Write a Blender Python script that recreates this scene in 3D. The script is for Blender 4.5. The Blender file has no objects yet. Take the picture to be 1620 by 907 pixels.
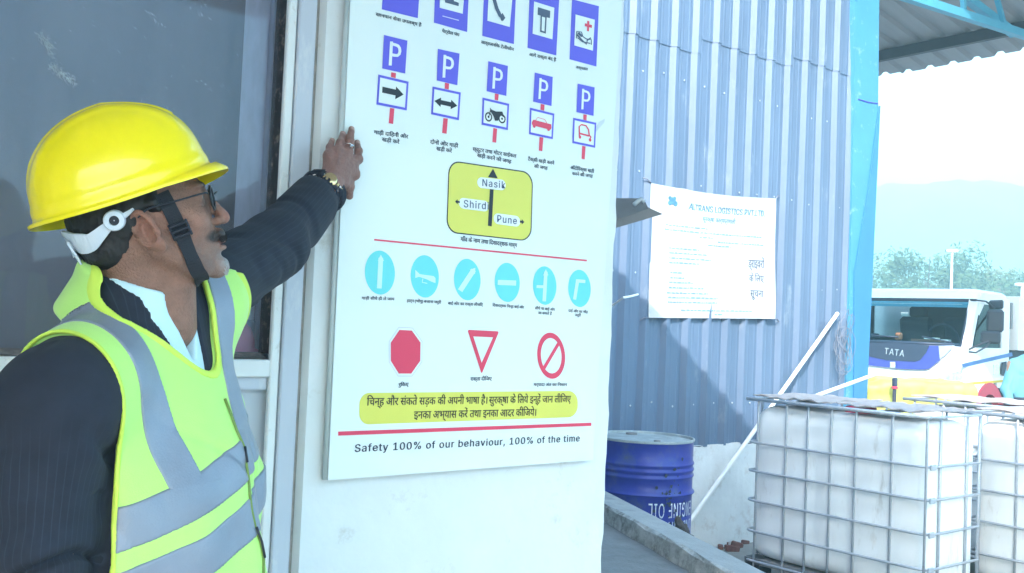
import bpy, math, random, os
import numpy as np
from mathutils import Vector, Matrix
random.seed(7)
SC = bpy.context.scene
COL = SC.collection
# ------------------------------------------------------------------ camera
FPX = 1580.0; CX, CY = 810.0, 453.5
CAM_Z = 1.45
HEAD = math.radians(51.5); PITCH = math.radians(2.19); ROLL = math.radians(2.46)
CAM = Vector((0, 0, CAM_Z))
Dh = Vector((math.cos(HEAD), math.sin(HEAD), 0)); Rh = Vector((math.sin(HEAD), -math.cos(HEAD), 0)); Up = Vector((0, 0, 1))
fw = Dh*math.cos(PITCH)+Up*math.sin(PITCH); up0 = Up*math.cos(PITCH)-Dh*math.sin(PITCH)
cr = Rh*math.cos(ROLL)+up0*math.sin(ROLL); cu = up0*math.cos(ROLL)-Rh*math.sin(ROLL)
cd = bpy.data.cameras.new('camera'); cam = bpy.data.objects.new('camera', cd); COL.objects.link(cam)
M = Matrix.Identity(4)
for i in range(3):
    M[i][0] = cr[i]; M[i][1] = cu[i]; M[i][2] = -fw[i]; M[i][3] = CAM[i]
cam.matrix_world = M
cd.sensor_width = 36; cd.lens = 36*FPX/1620; cd.clip_start = .05; cd.clip_end = 3000
SC.camera = cam
# ------------------------------------------------------------------ sky, sun, exposure
SUN_DIR = Vector((1, .8, -.75)).normalized()      # the way the light travels
to_sun = -SUN_DIR
elev = math.asin(to_sun.z); az = math.atan2(to_sun.y, to_sun.x)
W = bpy.data.worlds.new("World"); SC.world = W; W.use_nodes = True
nt = W.node_tree; bg = nt.nodes['Background']; bg.inputs[1].default_value = 0.15
sky = nt.nodes.new('ShaderNodeTexSky'); sky.sky_type = 'NISHITA'; sky.sun_disc = False
sky.sun_elevation = elev; sky.sun_rotation = math.pi/2-az
sky.dust_density = 2.5; sky.air_density = 1.3; sky.ozone_density = 1.2
nt.links.new(sky.outputs[0], bg.inputs[0])
sl = bpy.data.lights.new('sun', 'SUN'); sl.energy = 2.0; sl.angle = math.radians(.6); sl.color = (1, .96, .9)
so = bpy.data.objects.new('sun', sl); COL.objects.link(so)
so.rotation_euler = SUN_DIR.to_track_quat('-Z', 'Y').to_euler(); so.location = (-20, -16, 20)
SC.view_settings.view_transform = 'Standard'; SC.view_settings.look = 'None'
SC.view_settings.exposure = 2.8; SC.view_settings.gamma = 1
SC.view_settings.use_white_balance = True; SC.view_settings.white_balance_temperature = 6220; SC.view_settings.white_balance_tint = 8
SC.cycles.use_denoising = True
SC.cycles.max_bounces = 8; SC.cycles.transparent_max_bounces = 16; SC.cycles.volume_bounces = 1
SC.cycles.sample_clamp_indirect = 6

# ------------------------------------------------------------------ helpers
def ray(px, py): return fw+cr*((px-CX)/FPX)+cu*((CY-py)/FPX)
def P(px, py, d): return CAM+ray(px, py)*d
def PY(px, py, Y):
    r = ray(px, py); return CAM+r*(Y/r.y)
def PX(px, py, X):
    r = ray(px, py); return CAM+r*(X/r.x)
def PZ(px, py, Z):
    r = ray(px, py); return CAM+r*((Z-CAM_Z)/r.z)

def srgb(r, g, b):
    f = lambda c: (c/12.92 if c <= .04045 else ((c+.055)/1.055)**2.4)
    return (f(r/255), f(g/255), f(b/255))

MATS = {}
def mat(name, col, rough=.6, metal=0, var=.12, vs=4, bump=.0, bs=40, dirt=None, dirt_amt=0, ds=3, coat=0, alpha=1, spec=.5,
        emit=None, sheen=0, vcol=False, stretch=None, trans=0):
    m = bpy.data.materials.new(name); MATS[name] = m; m.use_nodes = True
    n = m.node_tree; L = n.links; b = n.nodes['Principled BSDF']
    b.inputs['Roughness'].default_value = rough; b.inputs['Metallic'].default_value = metal
    b.inputs['Specular IOR Level'].default_value = spec
    if coat: b.inputs['Coat Weight'].default_value = coat; b.inputs['Coat Roughness'].default_value = .08
    if sheen: b.inputs['Sheen Weight'].default_value = sheen
    if alpha < 1: b.inputs['Alpha'].default_value = alpha
    if trans: b.inputs['Transmission Weight'].default_value = trans
    tc = n.nodes.new('ShaderNodeTexCoord'); src = tc.outputs['Object']
    if stretch:
        mp = n.nodes.new('ShaderNodeMapping'); mp.inputs['Scale'].default_value = stretch
        L.new(src, mp.inputs['Vector']); src = mp.outputs[0]
    nz = n.nodes.new('ShaderNodeTexNoise'); nz.inputs['Scale'].default_value = vs; nz.inputs['Detail'].default_value = 6
    nz.inputs['Roughness'].default_value = .6
    L.new(src, nz.inputs['Vector'])
    if vcol:
        at = n.nodes.new('ShaderNodeAttribute'); at.attribute_name = 'Col'; csrc = at.outputs['Color']
    else:
        rgb = n.nodes.new('ShaderNodeRGB'); rgb.outputs[0].default_value = (*col, 1); csrc = rgb.outputs[0]
    mr = n.nodes.new('ShaderNodeMapRange'); mr.inputs[1].default_value = .3; mr.inputs[2].default_value = .7
    mr.inputs[3].default_value = 1-var; mr.inputs[4].default_value = 1+var*.6
    L.new(nz.outputs[0], mr.inputs[0])
    mx = n.nodes.new('ShaderNodeVectorMath'); mx.operation = 'SCALE'; L.new(csrc, mx.inputs[0]); L.new(mr.outputs[0], mx.inputs['Scale'])
    out = mx.outputs[0]
    if dirt:
        n2 = n.nodes.new('ShaderNodeTexNoise'); n2.inputs['Scale'].default_value = ds; n2.inputs['Detail'].default_value = 10
        n2.inputs['Roughness'].default_value = .72; L.new(src, n2.inputs['Vector'])
        r2 = n.nodes.new('ShaderNodeMapRange'); r2.inputs[1].default_value = .62-.28*dirt_amt; r2.inputs[2].default_value = .75-.1*dirt_amt
        r2.inputs[4].default_value = .85
        L.new(n2.outputs[0], r2.inputs[0])
        mm = n.nodes.new('ShaderNodeMix'); mm.data_type = 'RGBA'; L.new(r2.outputs[0], mm.inputs[0]); L.new(out, mm.inputs[6])
        mm.inputs[7].default_value = (*dirt, 1); out = mm.outputs[2]
    L.new(out, b.inputs['Base Color'])
    if bump:
        nb = n.nodes.new('ShaderNodeTexNoise'); nb.inputs['Scale'].default_value = bs; nb.inputs['Detail'].default_value = 5
        L.new(src, nb.inputs['Vector'])
        bp = n.nodes.new('ShaderNodeBump'); bp.inputs['Strength'].default_value = bump; bp.inputs['Distance'].default_value = .01
        L.new(nb.outputs[0], bp.inputs['Height']); L.new(bp.outputs[0], b.inputs['Normal'])
    if emit:
        b.inputs['Emission Color'].default_value = (*emit, 1); b.inputs['Emission Strength'].default_value = 1
    return m

ROOTLOC = {}
def rootloc(parent):
    p = parent
    while p is not None and p.parent is not None: p = p.parent
    return p.location.copy() if p is not None else Vector((0, 0, 0))

def tag(o, label=None, cat=None, group=None, kind=None):
    if label: o['label'] = label
    if cat: o['category'] = cat
    if group: o['group'] = group
    if kind: o['kind'] = kind
    return o
def thing(name, loc, label, cat, group=None):
    o = bpy.data.objects.new(name, None); COL.objects.link(o); o.location = loc; o.empty_display_size = .1
    return tag(o, label, cat, group)

def link_mesh(name, V, F, mats, parent=None, mi=None, smooth=False, attrs=None, loc=None):
    """V in world coordinates; stored relative to the root thing's base."""
    V = np.asarray(V, dtype=np.float64).reshape(-1, 3)
    if parent is not None: off = np.array(rootloc(parent)); 
    else: off = np.array(loc if loc is not None else (0, 0, 0))
    me = bpy.data.meshes.new(name); me.from_pydata((V-off).tolist(), [], F if isinstance(F, list) else F.tolist())
    if not isinstance(mats, (list, tuple)): mats = [mats]
    for m in mats: me.materials.append(m)
    if mi is not None: me.polygons.foreach_set('material_index', np.asarray(mi, dtype=np.int32))
    if smooth: me.polygons.foreach_set('use_smooth', np.ones(len(me.polygons), dtype=bool))
    if attrs:
        for k, a in attrs.items():
            if a.ndim == 2:
                at = me.color_attributes.new(k, 'FLOAT_COLOR', 'POINT'); at.data.foreach_set('color', np.c_[a, np.ones(len(a))].astype(np.float32).ravel())
            else:
                at = me.attributes.new(k, 'FLOAT', 'POINT'); at.data.foreach_set('value', a.astype(np.float32))
    me.update()
    o = bpy.data.objects.new(name, me); COL.objects.link(o)
    if parent is not None: o.parent = parent
    elif loc is not None: o.location = loc
    return o

class MB:
    def __init__(s): s.V = []; s.F = []; s.mi = []
    def add(s, V, F, mi=0):
        b = len(s.V); s.V.extend([tuple(v) for v in V]); s.F.extend([[i+b for i in f] for f in F]); s.mi.extend([mi]*len(F)); return s
    def box(s, a, b, mi=0, bev=0):
        a = Vector(a); b = Vector(b); lo = Vector((min(a[i], b[i]) for i in range(3))); hi = Vector((max(a[i], b[i]) for i in range(3)))
        return s.obox((lo+hi)/2, (1, 0, 0), (0, 1, 0), (hi-lo), mi, bev)
    def obox(s, c, ax, ay, size, mi=0, bev=0):
        c = Vector(c); ax = Vector(ax).normalized(); ay = Vector(ay); ay = (ay-ax*ay.dot(ax)).normalized(); az = ax.cross(ay)
        h = [size[0]/2, size[1]/2, size[2]/2]
        if bev:
            bev = min(bev, min(h)*.9); V = []; idx = {}
            for sx in (-1, 1):
                for sy in (-1, 1):
                    for sz in (-1, 1):
                        for k in range(3):
                            d = [bev, bev, bev]; d[k] = 0
                            p = c+ax*(sx*(h[0]-d[0]))+ay*(sy*(h[1]-d[1]))+az*(sz*(h[2]-d[2]))
                            idx[(sx, sy, sz, k)] = len(V); V.append(p)
            F = []
            for k in range(3):
                o = [j for j in range(3) if j != k]
                for sg in (-1, 1):
                    q = []
                    for (u, v) in ((-1, -1), (1, -1), (1, 1), (-1, 1)):
                        t = [0, 0, 0]; t[k] = sg; t[o[0]] = u; t[o[1]] = v; q.append(idx[(*t, k)])
                    F.append(q if (sg > 0) == (k != 1) else q[::-1])
                for u in (-1, 1):
                    for v in (-1, 1):
                        t1 = [0, 0, 0]; t1[o[0]] = u; t1[o[1]] = v; t2 = list(t1); t1[k] = -1; t2[k] = 1
                        F.append([idx[(*t1, o[0])], idx[(*t2, o[0])], idx[(*t2, o[1])], idx[(*t1, o[1])]])
            for sx in (-1, 1):
                for sy in (-1, 1):
                    for sz in (-1, 1): F.append([idx[(sx, sy, sz, k)] for k in range(3)])
            return s.add(V, F, mi)
        V = [c+ax*(x*h[0])+ay*(y*h[1])+az*(z*h[2]) for z in (-1, 1) for y in (-1, 1) for x in (-1, 1)]
        return s.add(V, [[0, 2, 3, 1], [4, 5, 7, 6], [0, 1, 5, 4], [2, 6, 7, 3], [0, 4, 6, 2], [1, 3, 7, 5]], mi)
    def tube(s, pts, r, n=8, mi=0, closed=False, flat=None):
        pts = [Vector(p) for p in pts]; N = len(pts); rr = r if isinstance(r, (list, tuple)) else [r]*N
        V = []; prev = None
        for i, p in enumerate(pts):
            if closed: t = pts[(i+1) % N]-pts[i-1]
            else: t = pts[min(i+1, N-1)]-pts[max(i-1, 0)]
            t.normalize()
            if prev is None:
                a = Vector((0, 0, 1)) if abs(t.z) < .9 else Vector((1, 0, 0)); u = (a-t*a.dot(t)).normalized()
            else: u = (prev-t*prev.dot(t)).normalized()
            prev = u; w = t.cross(u)
            for k in range(n):
                q = 2*math.pi*(k+.5)/n; V.append(p+u*(math.cos(q)*rr[i])+w*(math.sin(q)*rr[i]*(flat or 1)))
        F = []
        M_ = N if closed else N-1
        for i in range(M_):
            j = (i+1) % N
            for k in range(n): F.append([i*n+k, i*n+(k+1) % n, j*n+(k+1) % n, j*n+k])
        if not closed: F += [list(range(n))[::-1], [(N-1)*n+k for k in range(n)]]
        return s.add(V, F, mi)
    def poly(s, pts, thick=None, mi=0):
        """extruded polygon: pts (3D, coplanar), thick a vector"""
        n = len(pts); pts = [Vector(p) for p in pts]
        if thick is None: return s.add(pts, [list(range(n))], mi)
        t = Vector(thick); V = pts+[p+t for p in pts]
        return s.add(V, [list(range(n))[::-1], list(range(n, 2*n))]+[[i, (i+1) % n, n+(i+1) % n, n+i] for i in range(n)], mi)
    def lathe(s, prof, c, axis=(0, 0, 1), n=32, mi=0):
        c = Vector(c); ax = Vector(axis).normalized(); a = Vector((1, 0, 0)) if abs(ax.x) < .9 else Vector((0, 1, 0))
        u = (a-ax*a.dot(ax)).normalized(); w = ax.cross(u); V = []
        for (r, z) in prof:
            for k in range(n):
                q = 2*math.pi*k/n; V.append(c+ax*z+u*(r*math.cos(q))+w*(r*math.sin(q)))
        F = [[i*n+k, i*n+(k+1) % n, (i+1)*n+(k+1) % n, (i+1)*n+k] for i in range(len(prof)-1) for k in range(n)]
        return s.add(V, F, mi)
    def grid(s, fn, nu, nv, mi=0, thick=None):
        V = [Vector(fn(i/nu, j/nv)) for j in range(nv+1) for i in range(nu+1)]
        F = [[j*(nu+1)+i, j*(nu+1)+i+1, (j+1)*(nu+1)+i+1, (j+1)*(nu+1)+i] for j in range(nv) for i in range(nu)]
        if thick is not None:
            n = len(V); t = Vector(thick); V = V+[p+t for p in V]; F2 = [[x+n for x in f[::-1]] for f in F]
            bd = [i for i in range(nu+1)]+[j*(nu+1)+nu for j in range(1, nv+1)]+[nv*(nu+1)+i for i in range(nu-1, -1, -1)]+[j*(nu+1) for j in range(nv-1, 0, -1)]
            E = [[bd[k], bd[(k+1) % len(bd)], bd[(k+1) % len(bd)]+n, bd[k]+n] for k in range(len(bd))]
            F = [f[::-1] for f in F]+[f[::-1] for f in F2]+E
        return s.add(V, F, mi)
    def build(s, name, mats, parent=None, smooth=False, loc=None, auto=None):
        o = link_mesh(name, s.V, s.F, mats, parent, s.mi, smooth or auto is not None, loc=loc)
        if auto is not None: sharp(o, auto)
        return o
def sharp(o, deg=35):
    import bmesh
    bm = bmesh.new(); bm.from_mesh(o.data); bmesh.ops.recalc_face_normals(bm, faces=bm.faces)
    for e in bm.edges:
        if len(e.link_faces) == 2 and e.calc_face_angle(0) > math.radians(deg): e.smooth = False
    bm.to_mesh(o.data); bm.free()
def fixn(o):
    import bmesh
    bm = bmesh.new(); bm.from_mesh(o.data); bmesh.ops.recalc_face_normals(bm, faces=bm.faces); bm.to_mesh(o.data); bm.free(); return o
def copy_tree(o, parent=None, off=None):
    c = o.copy(); COL.objects.link(c); c.parent = parent
    if off is not None: c.location = o.location+Vector(off)
    for ch in list(o.children): copy_tree(ch, c)
    return c

# ---- text turned into mesh, laid out in a plane
try: FONT = bpy.data.fonts.load(os.path.join(bpy.utils.system_resource('DATAFILES'), 'fonts', 'Inter.woff2'))
except Exception: FONT = None
CAPS = {}
def capheight(dev):
    if dev not in CAPS:
        CAPS[dev] = 1; V, F = text_mesh('क' if dev else 'H'); CAPS[dev] = float(V[:, 1].max())
    return CAPS[dev]
def text_mesh(body, spacing=1.0):
    if ' ' in body and any(ord(ch) >= 0x900 for ch in body):     # word by word
        V_ = []; F_ = []; x = 0; n = 0
        for w in body.split():
            V, F = text_mesh(w); V = V.copy(); dx = x-V[:, 0].min(); V[:, 0] += dx; V_.append(V); F_ += [[i+n for i in f] for f in F]; n += len(V); x = V[:, 0].max()+.27
        return np.vstack(V_), F_
    c = bpy.data.curves.new('text', 'FONT'); c.body = body; c.resolution_u = 3; c.space_character = spacing
    if FONT and all(ord(ch) < 0x900 for ch in body): c.font = FONT
    o = bpy.data.objects.new('text', c); COL.objects.link(o)
    bpy.context.view_layer.update()
    dg = bpy.context.evaluated_depsgraph_get(); me = o.evaluated_get(dg).to_mesh()
    V = np.array([v.co[:] for v in me.vertices]); F = [list(p.vertices) for p in me.polygons]
    o.evaluated_get(dg).to_mesh_clear(); bpy.data.objects.remove(o); bpy.data.curves.remove(c)
    return V, F
def text_on(body, p0, p1, h, m, name, parent, nrm=(0, -1, 0), bold=0, spacing=1, capref=.73, surf=None, join=None, mi=0):
    """baseline from p0 to p1 (world), letter height h metres, facing nrm"""
    V, F = text_mesh(body, spacing)
    if len(V) == 0: return None
    capref = capheight(any(ord(ch) >= 0x900 for ch in body))
    if bold:
        n_ = len(V); V2 = V.copy(); V2[:, 0] += bold; V2[:, 1] += bold*.4; V2[:, 2] += 1; V = np.vstack([V, V2]); F = F+[[i+n_ for i in f] for f in F]
    p0 = Vector(p0); p1 = Vector(p1); ex = (p1-p0); Lw = ex.length; ex.normalize(); n = Vector(nrm).normalized(); ey = n.cross(ex).normalized()
    x0, x1 = V[:, 0].min(), V[:, 0].max(); sx = Lw/(x1-x0); sy = h/capref
    W_ = np.array(p0)[None]+np.outer((V[:, 0]-x0)*sx, np.array(ex))+np.outer(V[:, 1]*sy, np.array(ey))+np.outer(V[:, 2]*.0002, np.array(n))
    if surf is not None: W_ = surf(W_)
    if join is not None: join.add(W_, F, mi); return None
    return link_mesh(name, W_, F, m, parent)
# ------------------------------------------------------------------ materials
M_board = mat('board_white', (.80, .86, .86), .35, var=.02, vs=3, bump=.01)
M_boardedge = mat('board_edge', (.62, .68, .7), .5)
M_plaster = mat('white_plaster', (.76, .78, .80), .75, var=.05, vs=5, bump=.25, bs=30, dirt=(.5, .47, .42), dirt_amt=.12, ds=7)
M_alu = mat('painted_frame', (.78, .79, .80), .45, var=.06, vs=6, dirt=(.42, .36, .3), dirt_amt=.15, ds=14)
M_alu2 = mat('blue_white_frame', (.56, .59, .68), .5, var=.06, vs=5, dirt=(.8, .8, .8), dirt_amt=.35, ds=11, stretch=(1, 1, .35))
M_seal = mat('dark_seal', (.03, .028, .035), .8, var=.3, vs=30, dirt=(.3, .24, .2), dirt_amt=.3, ds=40)
M_joint = mat('brown_joint', (.34, .31, .29), .9, var=.3, vs=30)
M_dark = mat('dark_gap', (.02, .02, .02), .9)
M_purple = mat('sign_blue', (.12, .10, .72), .4, var=.03)
M_red = mat('sign_red', (.76, .05, .12), .4, var=.03)
M_black = mat('print_black', (.012, .016, .03), .5, var=.03)
M_ink = mat('print_ink', (.02, .03, .07), .5, var=.03)
M_grey = mat('print_grey', (.08, .11, .19), .5, var=.03)
M_cyan = mat('sign_cyan', (.17, .70, .74), .4, var=.03)
M_cyanw = mat('sign_pale', (.62, .86, .88), .4, var=.02)
M_yel = mat('sign_yellow', (.74, .72, .12), .4, var=.03)
M_white = mat('print_white', (.82, .86, .9), .4, var=.02)
M_lilac = mat('print_lilac', (.6, .6, .88), .4, var=.02)
M_corr = mat('blue_grey_sheet', (.125, .18, .275), .45, metal=0, var=.12, vs=2, bump=.05, bs=60, dirt=(.26, .31, .38), dirt_amt=.12, ds=5, stretch=(1, 1, .4), spec=.4)
M_cblue = mat('cyan_paint', (.075, .27, .45), .45, var=.08, vs=3, dirt=(.4, .55, .62), dirt_amt=.15, ds=8)
M_roof = mat('roof_sheet_grey', (.30, .31, .34), .6, var=.1, vs=3, stretch=(.3, 3, 1))
M_steel = mat('dark_steel', (.035, .04, .06), .6, var=.15)
M_conc = mat('concrete', (.38, .37, .37), .85, var=.14, vs=9, bump=.4, bs=60, dirt=(.16, .16, .17), dirt_amt=.3, ds=5)
M_kerbside = mat('stained_concrete', (.52, .51, .50), .9, var=.25, vs=14, bump=.7, bs=35, dirt=(.09, .08, .07), dirt_amt=.62, ds=16)
M_ground = mat('yard_ground', (.22, .20, .18), .95, var=.2, vs=2, bump=.5, bs=12, dirt=(.3, .14, .10), dirt_amt=.35, ds=2)
M_metal = mat('galvanised_steel', (.50, .54, .60), .45, metal=.35, var=.12, vs=20, dirt=(.25, .22, .2), dirt_amt=.15, ds=20)
M_greymetal = mat('grey_sheet_metal', (.24, .24, .25), .55, metal=.2, var=.15, vs=9)
M_pipe = mat('white_pvc', (.8, .8, .78), .4, var=.05)
M_drum = mat('blue_drum_paint', (.025, .04, .30), .38, var=.2, vs=7, dirt=(.07, .09, .14), dirt_amt=.35, ds=7, bump=.1, bs=20)
M_drumtop = mat('dusty_drum_top', (.32, .36, .38), .7, var=.25, vs=8, dirt=(.55, .58, .58), dirt_amt=.5, ds=7)
M_wires = mat('grey_wire', (.2, .22, .28), .5)
M_rag = mat('brown_rag', (.07, .06, .065), .95, var=.4, vs=20, bump=.4)
M_brick = mat('red_brick_rubble', (.19, .085, .075), .95, var=.3, vs=20, bump=.4)

# ------------------------------------------------------------------ ground, kerb, ramp
def w2(r, d, z):   # camera-heading right/forward metres -> world
    return Vector((Rh.x*r+Dh.x*d, Rh.y*r+Dh.y*d, z))
g = MB()
def gf(u, v):
    a = (u*2-1); b = (v*2-1)
    x = 300+math.copysign(abs(a)**2.5, a)*560; y = 300+math.copysign(abs(b)**2.5, b)*560
    return (x, y, -.08)
g.grid(gf, 24, 24); o = g.build('ground', M_ground); tag(o, 'dusty grey brown ground of the yard', kind='structure')
pv = MB()
pv.grid(lambda u, v: (-1+u*17, -2+v*17, -.072+.004*math.sin(u*9)*math.cos(v*7)), 30, 30)
tag(pv.build('yard_pavement', mat('yard_concrete', (.26, .25, .24), .92, var=.2, vs=3, bump=.5, bs=15, dirt=(.32, .16, .12), dirt_amt=.4, ds=1.5)), 'dirty concrete yard under the tanks and the drum', kind='structure')
# kerb (top surface runs away from the camera), ramp on its left
A1 = PZ(961, 778, CAM_Z-.885); B1 = PZ(1208, 904, CAM_Z-.94)
A2 = PZ(959, 811, CAM_Z-.885); B2 = PZ(1154, 907, CAM_Z-.94)
dA = (B1-A1)/(B1-A1).length
A1x = A1-dA*.8; B1x = B1+dA*2.0; n_k = Vector((dA.y, -dA.x, 0)).normalized()   # n_k: to one side
side = (A2-A1); side.z = 0; side = side-dA*side.dot(dA); wk = -side.normalized()*-1
kw = .17; wkv = side.normalized()*kw
kb = MB()
NK = 40
def kprof(t, q):
    p = A1x.lerp(B1x, t); rnd = .006*math.sin(t*61)+.004*math.sin(t*143+1)
    base = Vector((0, 0, 1))
    if q == 0: return Vector((p.x, p.y, -.08))
    if q == 1: return p+Vector((0, 0, -.012))-wkv*.0
    if q == 2: return p+wkv*.04
    if q == 3: return p+wkv*(.96+.04*math.sin(t*77))+Vector((0, 0, rnd*.4))
    if q == 4: return p+wkv*(1.04+rnd*3)+Vector((0, 0, -.012+rnd))
    if q == 5: return p+wkv*(1.10+rnd*4)+Vector((0, 0, -.10))
V = [kprof(i/NK, q) for q in range(6) for i in range(NK+1)]
F = []; mi = []
for q in range(5):
    for i in range(NK): F.append([q*(NK+1)+i, q*(NK+1)+i+1, (q+1)*(NK+1)+i+1, (q+1)*(NK+1)+i]); mi.append(1 if q >= 3 else 0)
tag(link_mesh('kerb', V, F, [M_conc, M_kerbside], None, mi), 'low concrete kerb with a stained inner face beside the ramp', kind='structure')
ra = MB()
def rampf(u, v):
    p = A1x.lerp(B1x, v)+wkv*1.08+Vector((0, 0, -.085)); q = p+wkv.normalized()*3.2
    near = max(0, 1-v*1.0)
    r = p.lerp(q, u); return Vector((r.x, r.y, r.z-.10*u))
ra.grid(rampf, 20, 20)
tag(ra.build('ramp', mat('ramp_asphalt', (.23, .225, .23), .9, var=.2, vs=10, bump=.5, bs=60, dirt=(.24, .25, .26), dirt_amt=.3, ds=6)), 'grey concrete ramp climbing past the white pillar', kind='structure')

# ------------------------------------------------------------------ office building with pillar, window, added shade slab
YP = 2.08; YB = 2.05
offb = thing('office_building', (0.9, 2.4, 0), 'white office building with a tall glass window and a plastered pillar carrying the sign board', 'building')
def vx(px, Y=YP, py=300): return PY(px, py, Y).x
xp0 = vx(498); xp1 = PY(970, 500, YP).x
pm = MB()
# pillar front with a slightly uneven, chipped right edge
NV = 90; rows = []
V = []; F = []
for j in range(NV+1):
    z = -.08+j*(3.4/NV); jit = .0012*math.sin(z*23)+.0012*math.sin(z*57+2)+(.003*max(0, math.sin(z*11+1))**8)-(.005*max(0, math.sin(z*7.3+2))**14)
    xr = xp1+jit
    V += [(xp0, YP+.02, z), (xp0+.008, YP, z), (xr-.006, YP, z), (xr, YP+.008, z), (xr+.004*math.sin(z*31), YP+.42, z), (xp0, YP+.42, z)]
for j in range(NV):
    for k in range(6):
        a = j*6+k; b = j*6+(k+1) % 6; F.append([a, b, b+6, a+6])
link_mesh('pillar', V, F, M_plaster, offb)
# joint and frames
xs = {k: vx(k) for k in (448, 463, 490, 498)}; xs[441] = vx(438.5, YP+.04)+.004
def vbar(name, x0, x1, y0, y1, z0, z1, m, bev=.003):
    q = MB(); q.box((x0, y0, z0), (x1, y1, z1), 0, bev); return q.build(name, m, offb)
vbar('joint_strip', xs[490]+.004, xs[498]+.006, YP+.022, YP+.10, -.08, 3.2, M_joint, 0)
vbar('door_post', xs[463]+.001, xs[490]+.003, YP+.012, YP+.12, -.08, 3.2, M_alu2)
vbar('window_frame', xs[448], xs[463]-.001, YP+.018, YP+.034, -.08, 3.2, M_alu)
YG = YP+.075
ztr1 = PY(400, 569, YP+.02).z; ztr0 = PY(400, 597, YP+.02).z
XL = -2.4
q = MB(); q.box((XL, YP+.016, ztr0), (xs[448]-.001, YP+.10, ztr1), 0, .003); q.build('window_frame', M_alu, offb)
# dark seal strip, ledge under the glass
q = MB(); q.box((xs[441]-.004, YP+.036, ztr1+.012), (xs[448]+.012, YG+.02, 3.2)); q.build('glazing_seal', M_seal, offb)
q = MB(); q.grid(lambda u, v: (XL+u*(xs[448]-XL-.001), YP+.03+v*(YG-YP-.03), ztr1+.002+v*.012), 40, 2); q.build('window_ledge', mat('dusty_ledge', (.17, .15, .15), .9, var=.4, vs=30, dirt=(.35, .3, .27), dirt_amt=.4, ds=30), offb)
# glass: a real pane, added tone panels and furniture behind it
Mgl = bpy.data.materials.new('tinted_glass'); Mgl.use_nodes = True; n_ = Mgl.node_tree; n_.nodes.clear()
out = n_.nodes.new('ShaderNodeOutputMaterial'); mix = n_.nodes.new('ShaderNodeMixShader'); mix2 = n_.nodes.new('ShaderNodeMixShader')
tr = n_.nodes.new('ShaderNodeBsdfTransparent'); tr.inputs[0].default_value = (.93, .94, .97, 1)
gl = n_.nodes.new('ShaderNodeBsdfGlossy'); gl.inputs['Roughness'].default_value = .04; gl.inputs[0].default_value = (.8, .85, 1, 1)
df = n_.nodes.new('ShaderNodeBsdfDiffuse'); df.inputs[0].default_value = (.42, .46, .55, 1)
fr = n_.nodes.new('ShaderNodeFresnel'); fr.inputs[0].default_value = 1.45
n_.links.new(fr.outputs[0], mix.inputs[0]); n_.links.new(tr.outputs[0], mix.inputs[1]); n_.links.new(gl.outputs[0], mix.inputs[2])
tcn = n_.nodes.new('ShaderNodeTexCoord'); mpn = n_.nodes.new('ShaderNodeMapping'); mpn.inputs['Scale'].default_value = (3, 1, .8); mpn.inputs['Rotation'].default_value = (0, .5, 0)
nn = n_.nodes.new('ShaderNodeTexNoise'); nn.inputs['Scale'].default_value = 2.4; nn.inputs['Detail'].default_value = 12; nn.inputs['Roughness'].default_value = .75
rr_ = n_.nodes.new('ShaderNodeMapRange'); rr_.inputs[1].default_value = .35; rr_.inputs[2].default_value = .9; rr_.inputs[3].default_value = .05; rr_.inputs[4].default_value = .34
n_.links.new(tcn.outputs['Object'], mpn.inputs[0]); n_.links.new(mpn.outputs[0], nn.inputs['Vector']); n_.links.new(nn.outputs[0], rr_.inputs[0]); n_.links.new(rr_.outputs[0], mix2.inputs[0])
n_.links.new(mix.outputs[0], mix2.inputs[1]); n_.links.new(df.outputs[0], mix2.inputs[2]); n_.links.new(mix2.outputs[0], out.inputs[0])
q = MB(); q.box((XL, YG, ztr1+.012), (xs[441]-.004, YG+.005, 3.2)); gp = q.build('window_pane', Mgl, offb)
# smears and scratches on the pane: thin dried paint marks
M_smear = mat('dried_paint_smear', (.52, .57, .62), .8, var=.3, vs=60)
sm = MB(); rs = random.Random(3)
def smear(px, py, dx, dy, n, spread, ln, wd):
    for i in range(n):
        t = rs.random(); x = px+dx*t+rs.gauss(0, spread); y = py+dy*t+rs.gauss(0, spread)
        a = rs.gauss(.9, .35); l = ln*rs.uniform(.3, 1.2)
        p = PY(x, y, YG-.0008); r_ = PY(x+l*math.cos(a), y+l*math.sin(a), YG-.0008)
        dv = Vector((r_.x-p.x, 0, r_.z-p.z)); nv = Vector((-dv.z, 0, dv.x)).normalized()*(wd*rs.uniform(.4, 1.2))
        yo = Vector((0, -.00004*i/10, 0)); m_ = (p+r_)/2
        sm.poly([p+yo, m_+nv+yo, r_+yo, m_-nv*.6+yo])
smear(60, 50, 22, 26, 130, 3.5, 9, .00042); smear(74, 74, 12, 24, 50, 3, 8, .00042); smear(78, 102, 36, 26, 190, 3.5, 10, .00045)
smear(228, 12, 28, 26, 14, 2, 12, .0006); smear(298, 8, 26, 12, 12, 6, 10, .0005)
smear(150, 20, 200, 200, 34, 40, 9, .0003); smear(20, 60, 300, 60, 26, 60, 8, .0003); smear(305, 128, 30, 8, 10, 4, 5, .0005)
sm.build('paint_smear', M_smear, offb)['kind'] = 'stuff'
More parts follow.
